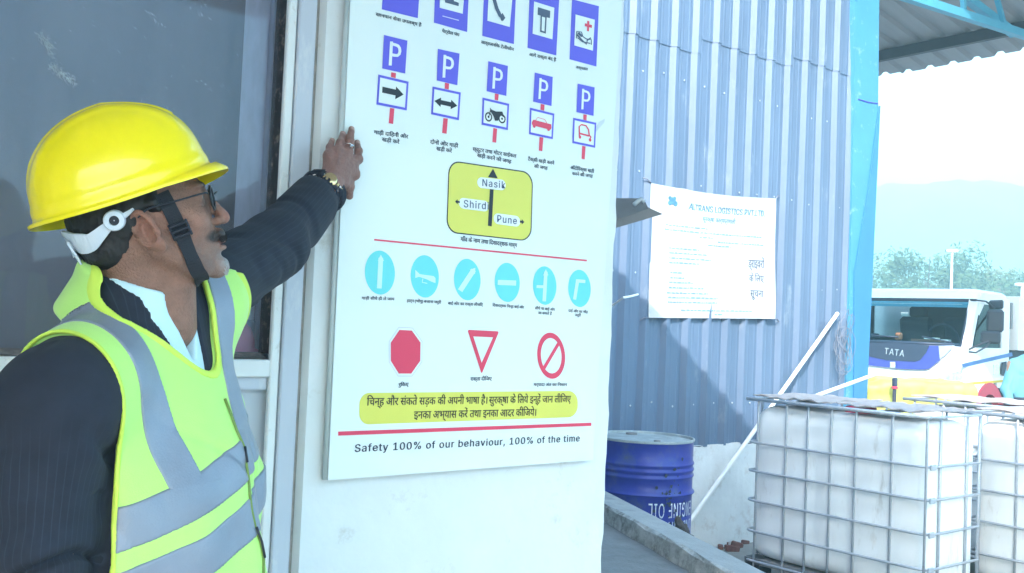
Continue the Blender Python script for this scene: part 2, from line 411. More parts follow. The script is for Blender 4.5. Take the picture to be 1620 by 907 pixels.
# inside: added grey panel, pale panels for the reflected band, floor, shelf, bags, orange helmets
M_glasstone = mat('glass_tone_grey', (.215, .195, .215), .85, var=.08, vs=2, stretch=(1, 1, .3))
YI = YG+.22
def ipx(px, py, Y): return PY(px, py, Y)
q = MB(); xb = ipx(380, 300, YI).x
q.grid(lambda u, v: (XL+u*(xb-XL), YI+.006*math.sin(u*60), ztr0+.0+v*(3.2-ztr0)), 120, 2); q.build('glass_tone_panel', M_glasstone, offb, smooth=True)  # grey panel added behind the pane to give the glass its tone
xc0 = ipx(376, 300, YG+.10).x; xc1 = ipx(416, 300, YG+.10).x; xc2 = xs[441]+.05
q = MB(); q.grid(lambda u, v: (xc0+u*(xc1-xc0), YG+.11+.002*math.sin(v*3), ztr1-.1+v*2.2), 8, 8); q.build('reflection_panel', mat('pale_blue_reflection', (.78, .82, .95), .8, var=.12, vs=3, stretch=(1, 1, .3)), offb, smooth=True)  # made-up pale panel standing for the pillar's reflection in the glass
q = MB(); q.box((xc1+.001, YG+.09, ztr1-.1), (xc2, YG+.11, 3.2)); q.build('reflection_edge_panel', mat('reflection_edge_pale', (.8, .86, .95), .6), offb)  # brighter edge of the same reflected band, as a made-up panel
q = MB(); q.box((XL, YI+.35, 0), (xc2, YI+.4, 3.2)); q.build('inner_wall', mat('inner_wall_paint', (.28, .32, .38), .9), offb)
zl = ipx(380, 505, YI-.05).z
q = MB(); q.box((ipx(340, 520, YI-.05).x, YI-.12, ztr1-.1), (xc1, YI+.1, zl), 0, .004); q.build('inner_sill', mat('inner_sill_board', (.32, .40, .54), .7, var=.05), offb)
bt = thing('helmet_bag', ipx(385, 500, YI-.04), 'dark red patterned bag standing inside the window behind the raised arm', 'bag')
q = MB(); c0 = ipx(396, 478, YI-.06)
q.lathe([(.001, -.05), (.03, -.052), (.045, -.03), (.05, .0), (.042, .06), (.03, .10), (.001, .11)], c0, n=20); q.build('bag_body', mat('maroon_pattern', (.30, .06, .075), .8, var=.5, vs=60, dirt=(.4, .3, .26), dirt_amt=.2, ds=50), bt, smooth=True)
for i, (px, py, s_) in enumerate(((372, 545, .05), (352, 548, .045))):
    c0 = ipx(px, py, YG+.045); c0.z = ztr1+.014
    hh = thing('stored_hard_hat', c0, ('pink red hard hat stored low inside the window near the raised arm', 'smaller pink red hard hat half hidden by the vest inside the window')[i], 'hard hat', 'hard hats stored inside the window')
    q = MB(); q.lathe([(s_*1.15, 0), (s_*1.1, .006), (s_*.95, .008), (s_*.9, .03), (s_*.7, .055), (s_*.35, .07), (.001, .074)], c0, n=24)
    q.V = [(v[0], c0.y+(v[1]-c0.y)*.6, v[2]) for v in q.V]; q.build('shell', M_red if i else mat('pink_plastic', (.85, .22, .34), .5), hh, smooth=True)
# lower door panel
xl1 = vx(427, YP+.05, 800); q = MB(); q.box((XL, YP+.055, -.06), (vx(433, YP+.05, 800), YP+.07, ztr0-.005)); q.build('door_panel', mat('frosted_panel', (.56, .6, .68), .55, var=.05, vs=3, dirt=(.4, .42, .46), dirt_amt=.15, ds=5), offb)
q = MB(); q.box((vx(428, YP+.05, 700), YP+.035, -.06), (vx(435, YP+.05, 700), YP+.06, ztr0-.02)); q.build('door_gap', M_joint, offb)
q = MB(); q.box((XL, YP+.03, ztr0-.028), (xs[448]-.002, YP+.056, ztr0-.001)); q.build('door_rail', M_alu2, offb)
# unseen roof slab added to shade man and board; white walls above and behind
q = MB(); q.box((-5, -1.25, 3.2), (2.62, 4.5, 3.34), 0, .01); q.build('shade_canopy', mat('shade_canopy_soffit', (.6, .62, .64), .8, var=.06), offb)
q = MB(); q.box((-5, YP+.02, -.08), (XL, YP+.42, 3.2)); q.box((-5, YP+2.2, -.08), (xp1-.05, YP+2.3, 3.2)); q.box((-5.1, -1.1, -.08), (-5.0, 4.4, 3.2)); q.build('wall', M_plaster, offb)

# ------------------------------------------------------------------ the sign board
bc = PY(728, 745, YB)
board = thing('sign_board', (bc.x, YB+.015, bc.z), 'large white board of Hindi road signs fixed to the white pillar', 'sign board')
BL, BR = PY(519, 760, YB), PY(938, 728, YB); TL, TR = PY(556.5, -40, YB), PY(987, -40, YB)
def lay(px, py, k=1): return PY(px, py, YB-.0007*k)
q = MB()
front = [BL, BR, TR, TL]
q.poly(front, (0, .028, 0)); q.mi = [0, 0]+[1]*(len(q.F)-2); q.build('panel', [M_board, M_boardedge], board)
fixn(bpy.data.objects['panel'])
# thin side trim on the left edge
q = MB(); q.tube([BL+Vector((-.002, .012, 0)), TL+Vector((-.002, .012, 0))], .006, 6); q.build('edge_trim', M_boardedge, board, smooth=True)
def shape(name, items, label=None, parent=board):
    """items: (pixel polygon, material, layer)"""
    mats = []; q = MB()
    for (pts, m, k) in items:
        if m not in mats: mats.append(m)
        q.poly([lay(x, y, k) for x, y in pts][::-1], None, mats.index(m))
    o = q.build(name, mats, parent)
    for p in o.data.polygons: pass
    if label: o['label'] = label
    return o
def txt(body, x0, y0, x1, y1, hpx, m=None, bold=.0, k=1.5, name='caption', parent=board, join=None, spacing=1, capref=.73):
    p0 = lay(x0, y0, k); p1 = lay(x1, y1, k); hm = (lay(x0, y0-hpx/2, k)-lay(x0, y0+hpx/2, k)).length
    return text_on(body, p0, p1, hm, m or M_ink, name, parent, bold=bold, spacing=spacing, capref=capref)
def ellipse(cx, cy, rx, ry, n=40, tilt=0): return [(cx+rx*math.cos(2*math.pi*i/n)+tilt*ry*math.sin(2*math.pi*i/n), cy+ry*math.sin(2*math.pi*i/n)) for i in range(n)]
def strip(pts, w):
    L_ = []; R_ = []
    for i, p in enumerate(pts):
        a = pts[max(i-1, 0)]; b = pts[min(i+1, len(pts)-1)]; dx, dy = b[0]-a[0], b[1]-a[1]; l = math.hypot(dx, dy); nx, ny = -dy/l*w/2, dx/l*w/2
        L_.append((p[0]+nx, p[1]+ny)); R_.append((p[0]-nx, p[1]-ny))
    return L_+R_[::-1]
def lerpq(Q, u, v):   # quad TL,TR,BR,BL
    t = (Q[0][0]+(Q[1][0]-Q[0][0])*u, Q[0][1]+(Q[1][1]-Q[0][1])*u); b = (Q[3][0]+(Q[2][0]-Q[3][0])*u, Q[3][1]+(Q[2][1]-Q[3][1])*u)
    return (t[0]+(b[0]-t[0])*v, t[1]+(b[1]-t[1])*v)
# top row of blue signs: quads
top = [[(608, -35), (664, -18), (661, 29), (604, 15)], [(690, -60), (743, -46), (739, 51), (686.5, 36)], [(767, -42), (817, -29), (813, 70), (763, 57)],
       [(838.5, -22), (885, -8), (880, 88), (834.5, 76)], [(905, -1), (947.5, 10), (943.5, 105.5), (901, 94)]]
inner = [None, [(697, -46), (737, -36), (732, 22), (695.5, 12.5)], [(774, -28), (812, -18), (806.5, 43), (771, 33)],
         [(845, 2.5), (877, 12.5), (874, 62.5), (842.5, 53.5)], [(910.5, 23), (941, 31.5), (938, 80.5), (908.5, 72)]]
icons = [[], [([(704, -20), (716, -18), (718, -8), (718, 2), (723, 3.5), (726, 5), (725.5, 10), (704, 4)], M_grey, 3)],
         [(strip([(785, -20), (781, -10), (782, 0), (786, 14), (791, 24), (797, 30)], 5.5), M_grey, 3), ([(791.5, 27), (795, 20.5), (799.5, 28.5), (796, 33), (793, 33)], M_grey, 3.3), ([(779, -12), (784, -20), (790, -12), (786, -6)], M_grey, 3.3)],
         [([(851, 11.5), (870.5, 17.5), (870, 29), (850.5, 23.5)], M_grey, 3), ([(855.5, 24), (865, 26.5), (863.5, 53.5), (854.5, 50.5)], M_grey, 3.3), ([(857.5, 26.5), (862.5, 28), (861.3, 50), (856.8, 48.5)], M_board, 3.7)],
         [([(929, 33), (932.5, 34), (932.3, 38.7), (936.5, 39.9), (936.3, 44.5), (932, 43.4), (931.8, 50), (928.5, 49), (928.8, 42.6), (925.2, 41.6), (925.4, 37), (928.9, 38)], M_red, 3),
          (strip([(912, 61), (912.5, 50), (920, 51), (922, 58), (928, 62), (935.5, 63), (935.5, 71)], 1.6), M_grey, 3), (strip([(913, 55), (921, 64), (928, 70), (929, 64), (935, 60)], 2.2), M_grey, 3.4), (strip([(914, 60), (921, 66), (934, 69)], 1.6), M_grey, 3.8), (strip([(915, 52), (921, 58)], 3.5), M_grey, 4.1)]]
for i in range(5):
    it = [(top[i], M_purple, 1)]
    if inner[i]: it.append((inner[i], M_board, 2))
    shape('facility_sign', it+icons[i], ['blue sign cut off by the top of the picture', 'blue petrol pump sign', 'blue telephone sign', 'blue no through road sign', 'blue hospital sign with red cross'][i])
shape('underline', [(strip([(700, 25.5), (726, 32.5)], 1.6), M_lilac, 3)])
# parking signs
def quad(cx, cy, w, h, sl, lean=-.045):
    return [(cx-w/2-lean*-h/2*-1*-1, 0)]
park = [dict(P=[(607.5, 55.5), (644.5, 64.5), (641, 116.5), (604.7, 108.5)], B=[(598.7, 118), (646.5, 129.5), (643.5, 175), (595.5, 165.5)], s1=[(619, 114.5), (626.5, 116), (626, 124), (618.5, 122)], s2=[(617, 171), (624, 172), (622, 196.5), (615, 195)]),
        dict(P=[(692.8, 77.5), (727, 85), (723.5, 135), (691, 127.5)], B=[(684.5, 137), (729, 146.5), (726, 190.5), (682, 181)], s1=[(704, 131), (710.5, 132.5), (710, 142), (703.5, 140.5)], s2=[(701.5, 187), (708.5, 188), (706.5, 212), (699.5, 210.5)]),
        dict(P=[(772.5, 97), (803.5, 104.5), (801, 152), (770, 144.5)], B=[(763.5, 154.5), (805.5, 164.5), (803.5, 206), (762, 197.5)], s1=[(783, 148), (789, 149.5), (788, 159.5), (782.5, 158)], s2=[(780.5, 202.5), (786.5, 204), (785, 226), (779, 225)]),
        dict(P=[(846, 115), (874.5, 122), (872.5, 168), (843.5, 161)], B=[(838.5, 170.5), (877, 180), (874.5, 220.5), (837, 212.5)], s1=[(855.5, 164.5), (861.5, 166), (861, 175.5), (855, 174)], s2=[(853.5, 217), (859.5, 218), (858, 239.5), (852.5, 238.5)]),
        dict(P=[(914, 132.5), (940.8, 138.5), (939, 183.5), (912, 177.5)], B=[(907, 186.5), (943.3, 194.5), (941.5, 234), (905.5, 226.5)], s1=[(923, 181), (928.3, 182), (928, 191), (922.8, 189.5)], s2=[(921, 231), (926.5, 232), (925, 252.5), (920, 251.5)])]
for i, d in enumerate(park):
    it = [(d['s1'], M_red, 1), (d['s2'], M_red, 1), (d['P'], M_purple, 1.6), (d['B'], M_purple, 1.6)]
    B = d['B']; it.append(([lerpq(B, .065, .085), lerpq(B, .935, .085), lerpq(B, .935, .915), lerpq(B, .065, .915)], M_board, 2.4))
    b_ = lambda u, v: lerpq(B, u, v)
    if i == 0: it.append(([b_(.16, .37), b_(.6, .37), b_(.6, .26), b_(.86, .48), b_(.6, .70), b_(.6, .57), b_(.16, .57)], M_black, 3.2))
    if i == 1: it.append(([b_(.09, .5), b_(.32, .33), b_(.32, .42), b_(.68, .42), b_(.68, .33), b_(.91, .5), b_(.68, .67), b_(.68, .58), b_(.32, .58), b_(.32, .67)], M_black, 3.2))
    if i == 2:
        for (u, v) in ((.25, .66), (.76, .62)):
            r_ = (.135, .175); it.append(([b_(u+r_[0]*math.cos(t*.3142), v+r_[1]*math.sin(t*.3142)) for t in range(20)], M_black, 3.2))
            it.append(([b_(u+r_[0]*.68*math.cos(t*.3142), v+r_[1]*.68*math.sin(t*.3142)) for t in range(20)], M_board, 3.6))
            it.append(([b_(u+r_[0]*.25*math.cos(t*.3142), v+r_[1]*.25*math.sin(t*.3142)) for t in range(20)], M_black, 4.0))
        it.append(([b_(.29, .30), b_(.36, .37), b_(.52, .40), b_(.76, .35), b_(.8, .45), b_(.9, .55), b_(.84, .56), b_(.7, .5), b_(.62, .72), b_(.5, .75), b_(.44, .6), b_(.32, .45)], M_black, 4.4))
        it.append((strip([b_(.32, .36), b_(.26, .66)], 1.2), M_black, 4.8))
    if i == 3:
        it.append(([b_(.1, .52), b_(.16, .42), b_(.9, .44), b_(.92, .58), b_(.88, .66), b_(.14, .64), b_(.1, .6)], M_red, 3.2))
        it.append((strip([b_(.25, .42), b_(.33, .3), b_(.62, .31), b_(.72, .43)], .8), M_red, 3.6))
        for u in (.2, .8): it.append(([b_(u+.06*math.cos(t*.628), .66+.06*math.sin(t*.628)) for t in range(10)], M_red, 4))
    if i == 4:
        it.append((strip([b_(.3, .68), b_(.27, .3), b_(.36, .2), b_(.56, .2), b_(.68, .34), b_(.72, .55), b_(.8, .62), b_(.76, .68)], 2.2), M_red, 3.2))
        it.append((strip([b_(.28, .56), b_(.72, .58)], 2.6), M_red, 3.6))
        for u, v in ((.32, .70), (.77, .73)): it.append(([b_(u+.055*math.cos(t*.628), v+.07*math.sin(t*.628)) for t in range(10)], M_red, 4))
    o = shape('parking_sign', it, ['blue parking sign with right arrow', 'blue parking sign with two way arrow', 'blue parking sign with motorcycle', 'blue parking sign with red car', 'blue parking sign with red auto rickshaw'][i])
    Q = d['P']; a0 = lerpq(Q, .27, .86); a1 = lerpq(Q, .76, .86); hp = (Q[3][1]-Q[0][1])*.62
    w_ = (Q[1][0]-Q[0][0]); cc = lambda u, v: lerpq(Q, u, v)
    bowl = [cc(.30, .21), cc(.50, .21), cc(.62, .225), cc(.69, .28), cc(.715, .37), cc(.69, .46), cc(.62, .515), cc(.50, .53), cc(.30, .53)]
    shape('letter', [(strip([cc(.335, .14), cc(.335, .86)], w_*.13), M_white, 2.4), (strip(bowl, w_*.125), M_white, 3.0)], parent=o)
# captions (matras written in drawing order)
caps = [('खानपान सेवा उपलब्ध है', 594, 25, 667, 42.5, 5.2), ('पेट्रोल पंप', 699, 51.5, 727, 58, 5), ('सार्वजनिक टेलीफोन', 761, 69, 813, 81, 5), ('आगे रास्ता बंद है', 837, 88.5, 880, 97.5, 5), ('अस्पताल', 911, 108.5, 930, 112, 4.4),
        ('गाड़ी दािहनी ओर', 591.5, 212, 646, 219.5, 6), ('खड़ी करें', 604, 223.5, 632, 228, 6), ('दोनों ओर गाड़ी', 680.5, 227.5, 725, 234, 6), ('खड़ी करें', 690, 238, 715, 242, 6),
        ('स्कूटर तथा मोटर साईकल', 747.5, 238.5, 817, 250, 5.8), ('खड़ी करने की जगह', 754.5, 248.5, 809, 259, 5.8), ('टैक्सी खड़ी करने', 835, 254, 877, 261, 5.2), ('की जगह', 845, 265.5, 866.5, 269, 5.2),
        ('ऑटोिरक्शा खड़ी', 902.5, 267.5, 940, 274, 5.2), ('करने की जगह', 905, 277, 938, 281.5, 5),
        ('गाँव के नाम तथा िदशादर्शक मार्ग', 728.5, 381.5, 818, 391.5, 6.5),
        ('गाड़ी सीधे ही ले जाय', 572, 474, 624, 475.5, 4.4), ('हार्न (भोंपू) बजाना जरूरी', 643.5, 478, 698, 480.5, 4.4), ('बाई ओर का रास्ता लीजिए', 708.5, 482, 764, 484.5, 4.4),
        ('िदशादर्शक िचन्ह बाई ओर', 779, 485, 829, 488.5, 4.2), ('सीधे या बाई ओर', 846, 489.5, 878, 492, 4), ('जा सकते हैं', 851, 497, 873, 498.5, 4), ('दाई ओर का मोड़', 899, 493.5, 930, 496, 4), ('जरूरी', 909.5, 500.5, 919, 501, 4),
        ('रुिकए', 630, 611.5, 646.5, 611, 5.4), ('रास्ता दीिजए', 744, 602.5, 778, 602, 5.6), ('मर्यादा अंत का िनशान', 844, 611, 897, 611, 4.6)]
for (s, x0, y0, x1, y1, h) in caps: txt(s, x0, y0, x1, y1, h*.92, M_ink, .05)
# direction sign
def rrect(pts, r, n=7):
    out = []; N = len(pts)
    for i in range(N):
        p = np.array(pts[i]); a = np.array(pts[i-1]); b = np.array(pts[(i+1) % N])
        ra = r[0] if isinstance(r, tuple) else r; rb = r[1] if isinstance(r, tuple) else r
        da = (a-p)/np.linalg.norm(a-p); db = (b-p)/np.linalg.norm(b-p)
        r1 = ra if abs(da[0]) > abs(da[1]) else rb; r2 = ra if abs(db[0]) > abs(db[1]) else rb
        for k in range(n+1):
            t = k/n*math.pi/2; q = p+da*r1*(1-math.sin(t))+db*r2*(1-math.cos(t)); out.append(tuple(q))
    return out
dq = [(710, 253.5), (843.5, 273), (840.5, 382.5), (706, 368)]
dqi = [(711.5, 255.5), (842, 274.7), (839, 380.8), (707.7, 366.3)]
pill = lambda x0, y0, x1, y1, h: rrect([(x0, y0-h/2), (x1, y1-h/2), (x1, y1+h/2), (x0, y0+h/2)], (h*.42, h*.5), 5)
ds = shape('direction_sign', [(rrect(dq, (17, 21)), M_black, 1), (rrect(dqi, (16, 20)), M_yel, 1.7),
    ([(780, 267), (787.5, 282.5), (772, 280.5)], M_black, 2.6), ([(775, 299.5), (781, 300), (778, 358.5), (772, 357.5)], M_black, 2.6),
    (pill(755, 288.5, 800, 293.5, 17), M_white, 3.4), (pill(726, 321, 773, 327, 17), M_white, 2.4), (pill(781, 345.5, 823, 351, 17), M_white, 2.4),
    ([(720, 319), (724, 315.5), (724, 318), (727.5, 318.5), (727.5, 321.5), (724, 321), (724, 323.5)], M_black, 2.6), ([(829.5, 351.5), (825.5, 347), (825.5, 349.5), (822.5, 349), (822.5, 352.5), (825.5, 353), (825.5, 355.5)], M_black, 2.9)], 'yellow direction sign with black arrow')
txt('Nasik', 763, 294.5, 799.5, 298.5, 11, M_grey, .02, 4.2, 'lettering', ds, spacing=1.15); txt('Shirdi', 733.5, 328, 773, 332, 11.5, M_grey, .02, 3.2, 'lettering', ds, spacing=1.15)
txt('Pune', 786.5, 351.5, 817.5, 355, 11, M_grey, .02, 3.2, 'lettering', ds, spacing=1.15)
shape('divider_line', [(strip([(592, 379.5), (928.5, 412.5)], 2.6), M_red, 1.2)])
shape('divider_line', [([(535, 683), (935.5, 669), (935.5, 674), (535, 689.5)], M_red, 1.2)])
shape('scuff_mark', [([(941, 203), (948, 193), (957, 188), (956, 194), (948, 203), (943, 209)], mat('scuff_grey', (.66, .72, .76), .5), 1)])
# cyan round signs
cyr = [(601, 431.5, 23.8, 34.8), (672, 437.5, 22.3, 33.5), (739.3, 442.5, 21, 32.8), (802.5, 447, 19.8, 31), (861.8, 452, 18.5, 30.5), (916.8, 456.5, 17.8, 29.5)]
cys = [[strip([(602.5, 408), (600, 456.5)], 7.5), [(602.5, 403), (607.5, 413), (597.5, 413)]],
       [[(657, 427), (664, 434), (686, 437), (689, 440), (689, 448), (683, 446), (676, 442.5), (663, 438), (657, 440)], strip([(669, 441), (668, 447), (676, 448.5)], 1.3)],
       [strip([(728, 460), (749.5, 427)], 8), [(752, 424), (751.5, 434), (743, 427)]],
       [strip([(787.5, 447), (816.5, 448)], 8)],
       [strip([(863.5, 430), (861, 477)], 5.5), strip([(849, 453.5), (862, 454)], 4.5), [(863.5, 426), (867.5, 436), (859, 436)]],
       [strip([(909, 474), (913.5, 446)], 5), strip([(911, 444.5), (926, 445.5)], 5)]]
for i, (cx_, cy_, rx, ry) in enumerate(cyr):
    shape('mandatory_sign', [(ellipse(cx_, cy_, rx, ry, 48, .03), M_cyan, 1)]+[(s_, M_cyanw, 2+.4*j) for j, s_ in enumerate(cys[i])],
          ['cyan disc with upright arrow', 'cyan disc with horn', 'cyan disc with slanted arrow', 'cyan disc with level bar', 'cyan disc with left branch', 'cyan disc with right turn'][i])
def octo(cx_, cy_, w, h, sl=0):
    a, b = w*.21, h*.29*.72
    return [(cx_-a, cy_-h/2), (cx_+a, cy_-h/2+1), (cx_+w/2, cy_-b), (cx_+w/2-.5, cy_+b), (cx_+a-1, cy_+h/2), (cx_-a-1, cy_+h/2), (cx_-w/2, cy_+b), (cx_-w/2, cy_-b)]
shape('stop_sign', [(octo(641.8, 556.7, 53, 78), M_lilac, 1), (octo(641.8, 556.7, 51.5, 76), M_board, 1.6), (octo(641.8, 556.7, 47, 69), M_red, 2.2)], 'plain red octagon')
shape('give_way_sign', [(rrect([(739.5, 522), (789.5, 524.5), (762, 592)], 3, 3), M_red, 1.2), ([(748.8, 532.5), (780, 534), (762, 574)], M_board, 2)], 'red triangle pointing down')
el = [(ellipse(872, 563, 22, 36.5, 48, .05), M_red, 1.2), (ellipse(872, 563, 16.3, 28, 48, .05), M_board, 2)]
shape('limit_end_sign', el+[(strip([(860.5, 583), (884, 543)], 5), M_red, 2.8)], 'red ring with slash')
shape('yellow_strip', [(rrect([(569, 622), (914, 618.5), (914, 660), (568, 672)], (15, 18), 8), M_yel, 1)])
M_txt = mat('brown_black_print', (.05, .04, .02), .5, var=.1)
txt('िचन्ह और संकते सड़क की अपनी भाषा है। सुरक्षा के िलये इन्हें जान लीिजए', 580, 642, 903, 636.6, 11.5, M_txt, .04, 2, 'lettering')
txt('इनका अभ्यास करें तथा इनका आदर कीिजये।', 654.5, 663, 848, 658, 11.5, M_txt, .04, 2, 'lettering')
txt('Safety 100% of our behaviour, 100% of the time', 561, 715.5, 917, 698.5, 12, M_ink, .035, 1.5, 'lettering', spacing=1.12)

# ------------------------------------------------------------------ corrugated warehouse wall
YW = 4.70
shed = thing('warehouse', (5.8, 4.9, -.08), 'blue grey corrugated warehouse wall on a white plinth with a pale blue column', 'building')
Mwall_x0 = 2.2; XC0 = PY(1352, 300, YW).x
ribpx = [1003, 1036.5, 1070, 1103, 1135, 1164.5, 1192.5, 1220.5, 1248.5, 1276, 1301, 1325, 1348.5]
ribX = [PY(x, 2, YW).x for x in ribpx]
sp = (ribX[8]-ribX[0])/8
ribX = [ribX[0]-sp*k for k in range(13, 0, -1)]+ribX
zb = PY(1138, 704, YW).z
def sheet(x0, x1, ribs, z0, z1, yoff, name='corrugated_sheet'):
    xs_ = [(x0, 0)]
    for r_ in ribs:
        xs_ += [(r_-.046, 0), (r_-.016, -.034), (r_+.010, -.034), (r_+.028, 0)]
        for k in (1, 2):
            c_ = r_+sp*k/3
            if c_+.012 < x1-.03: xs_ += [(c_-.012, 0), (c_-.006, -.002), (c_+.006, -.002), (c_+.012, 0)]
    xs_.append((x1, 0)); xs_ = sorted(set(xs_))
    xs_ = [p for p in xs_ if x0-1e-6 <= p[0] <= x1+1e-6]
    q = MB(); NZ = 14; V = []
    for j in range(NZ+1):
        z = z0+(z1-z0)*j/NZ
        for (x, y) in xs_: V.append((x, YW+y+yoff+.0025*math.sin(x*3+z*1.3)+.0015*math.sin(x*7.1-z*2.9), z))
    n = len(xs_)
    q.add(V, [[j*n+i, j*n+i+1, (j+1)*n+i+1, (j+1)*n+i] for j in range(NZ) for i in range(n-1)])
    return q.build(name, M_corr, shed)
bounds = [0, 6, 11, 16, 21, len(ribX)-1]
seams = [.0, .0, 53, 0]
zs = {}
def zseam(px, py): return PY(px, py, YW).z
seamz = [zseam(985, 53), zseam(985, 53), zseam(1040, 69), zseam(1140, 71.5), zseam(1290, 101)]
# sheets: rib groups
groups = [(0, 5, seamz[0]), (5, 10, seamz[1]), (10, 16, zseam(1040, 68)), (16, 21, zseam(1170, 82)), (21, 25, zseam(1290, 104))]
for gi, (a, b, zz) in enumerate(groups):
    x0 = ribX[a]-.05; x1 = (ribX[b]+.05) if b < len(ribX)-1 else XC0+.06
    rb = ribX[a:b+1]
    sheet(x0, x1, rb, zb, zz+.12, -.0016*gi)
    sheet(x0, x1, rb, zz, 5.6, -.006-.0016*gi)
# screws
q = MB()
for r_ in ribX[12:]:
    for z in (zb+.3, zb+1.2, 2.5, 3.2):
        if random.random() < .75: q.lathe([(.007, 0), (.007, .004), (.003, .006), (.0005, .0065)], (r_+sp*.5, YW-.004, z+random.uniform(-.02, .02)), (0, -1, 0), 8)
q.build('screw', M_metal, shed)['kind'] = 'stuff'
M_plinth = mat('plinth_plaster', (.72, .74, .75), .85, var=.08, vs=6, bump=.3, bs=25, dirt=(.42, .34, .30), dirt_amt=.28, ds=4)
q = MB()
def plf(u, v):
    x = 1.9+u*(XC0-1.85); z = -.1+v*(zb+.01+.1)
    return (x, YW-.035-.02*(1-v)+.004*math.sin(x*13+z*9), z+(.012*math.sin(x*17)*math.sin(x*5) if v > .99 else 0))
q.grid(plf, 80, 10); q.add([(1.9, YW-.035, zb+.008), (XC0+.05, YW-.035, zb+.008), (XC0+.05, YW+.1, zb+.008), (1.9, YW+.1, zb+.008)], [[0, 1, 2, 3]])
q.build('plinth', M_plinth, shed)
q = MB(); q.box((1.9, YW+.03, -.1), (XC0+.1, YW+.1, 5.6)); q.build('wall_backing', M_dark, shed)
# pale blue column, with a bent flange low on its right side
YC = YW-.06
def cq(px, py): return PY(px, py, YC)
q = MB(); cl = [(1354.5, -120), (1351.5, 150), (1346, 400), (1337.5, 640)]; crr = [(1392, -120), (1389.5, 165), (1380, 400), (1368, 640)]
Lp = [cq(*p) for p in cl]; Rp = [cq(*p) for p in crr]
Lp.append(Vector((Lp[-1].x, YC, -.08))); Rp.append(Vector((Rp[-1].x, YC, -.08)))
V = Lp+Rp+[p+Vector((0, .3, 0)) for p in Lp]+[p+Vector((0, .3, 0)) for p in Rp]; n = len(Lp)
F = [[i, i+1, n+i+1, n+i] for i in range(n-1)]+[[n+i, n+i+1, 3*n+i+1, 3*n+i] for i in range(n-1)]+[[i, 2*n+i, 2*n+i+1, i+1] for i in range(n-1)]
q.add(V, F); q.build('column', M_cblue, shed)
q = MB(); f1 = [cq(1389, 168), cq(1391, 168), cq(1369, 640), cq(1349, 640), cq(1350, 430), cq(1372, 300)]
q.poly([p+Vector((0, -.012, 0)) for p in f1], (0, .008, 0)); q.build('column_flange', mat('cyan_paint_shaded', (.05, .20, .42), .45, var=.08), shed)  # flat strip; the shaded side of the fold is put into its colour
q = MB(); q.tube([cq(1357, 157)+Vector((0, -.004, 0)), cq(1373, 162)+Vector((0, -.006, 0)), cq(1389, 164)+Vector((0, -.004, 0))], .004, 5); q.build('column_seam', M_purple, shed)
# open roof beyond the column
XE = 11.9; ZE = CAM_Z+3.5; sl_ = .18; XR0 = 7.4
def rz(x): return ZE+(XE-x)*sl_
y = 1.0; rs = random.Random(5)
RS = .30
while y < 13.6:
    w = RS*4; q = MB(); prof = []
    for k in range(4): prof += [(y+k*RS, 0), (y+k*RS+RS*.55, 0), (y+k*RS+RS*.66, .038), (y+k*RS+RS*.86, .038), (y+k*RS+RS*.97, 0)]
    prof.append((y+w+.02, 0)); xe = XE+rs.uniform(-.03, .03)
    V = [(x, p[0], rz(x)+p[1]+rs.uniform(0, .001)) for x in (xe, 9.6, XR0) for p in prof]; n = len(prof)
    q.add(V, [[j*n+i, j*n+i+1, (j+1)*n+i+1, (j+1)*n+i] for j in range(2) for i in range(n-1)]); q.build('roof_sheet', M_roof, shed)
    y += w
for x in (11.2, 9.4, 7.9):
    q = MB(); q.box((x-.035, 1.0, rz(x)-.14), (x+.035, 13.5, rz(x)-.012)); q.build('purlin', M_steel, shed)
a = PY(1440, -4, YW); b = PY(1620, 55, YW); c = PY(1545, -4, YW)
def beam(p, q_, w, m, nm):
    k = MB(); d = (q_-p); k.obox((p+q_)/2, d, (0, 1, 0), (d.length, w, w*1.1)); return k.build(nm, m, shed)
M_beam = mat('cyan_beam_paint', (.10, .38, .55), .5, var=.1)
beam(a-(b-a)*.6, b+(b-a)*.25, .07, M_beam, 'roof_truss_chord'); beam(c-(b-c)*1.6+Vector((0, .1, 0)), b+Vector((0, .1, .03)), .07, M_beam, 'roof_truss_chord')
beam(PY(1525, 24, YW+.01), PY(1522, -30, YW+.01), .04, M_beam, 'roof_truss_strut')
beam(PY(1590, 45, YW+.05), PY(1575, -10, YW+.05), .04, M_beam, 'roof_truss_strut')

# ------------------------------------------------------------------ haze box (far hills fade into it)
hz = MB(); hz.box((-270, -270, -1.1), (900, 900, 75)); ho = hz.build('haze', bpy.data.materials.new('haze_air')); fixn(ho)
ho['kind'] = 'stuff'; ho['label'] = 'pale haze in the air over the yard and hills'
hm = bpy.data.materials['haze_air']; hm.use_nodes = True; hn = hm.node_tree; hn.nodes.remove(hn.nodes['Principled BSDF'])
pvn = hn.nodes.new('ShaderNodeVolumePrincipled'); pvn.inputs['Color'].default_value = (.45, .775, .845, 1); pvn.inputs['Density'].default_value = .0062
hn.links.new(pvn.outputs[0], hn.nodes['Material Output'].inputs['Volume'])
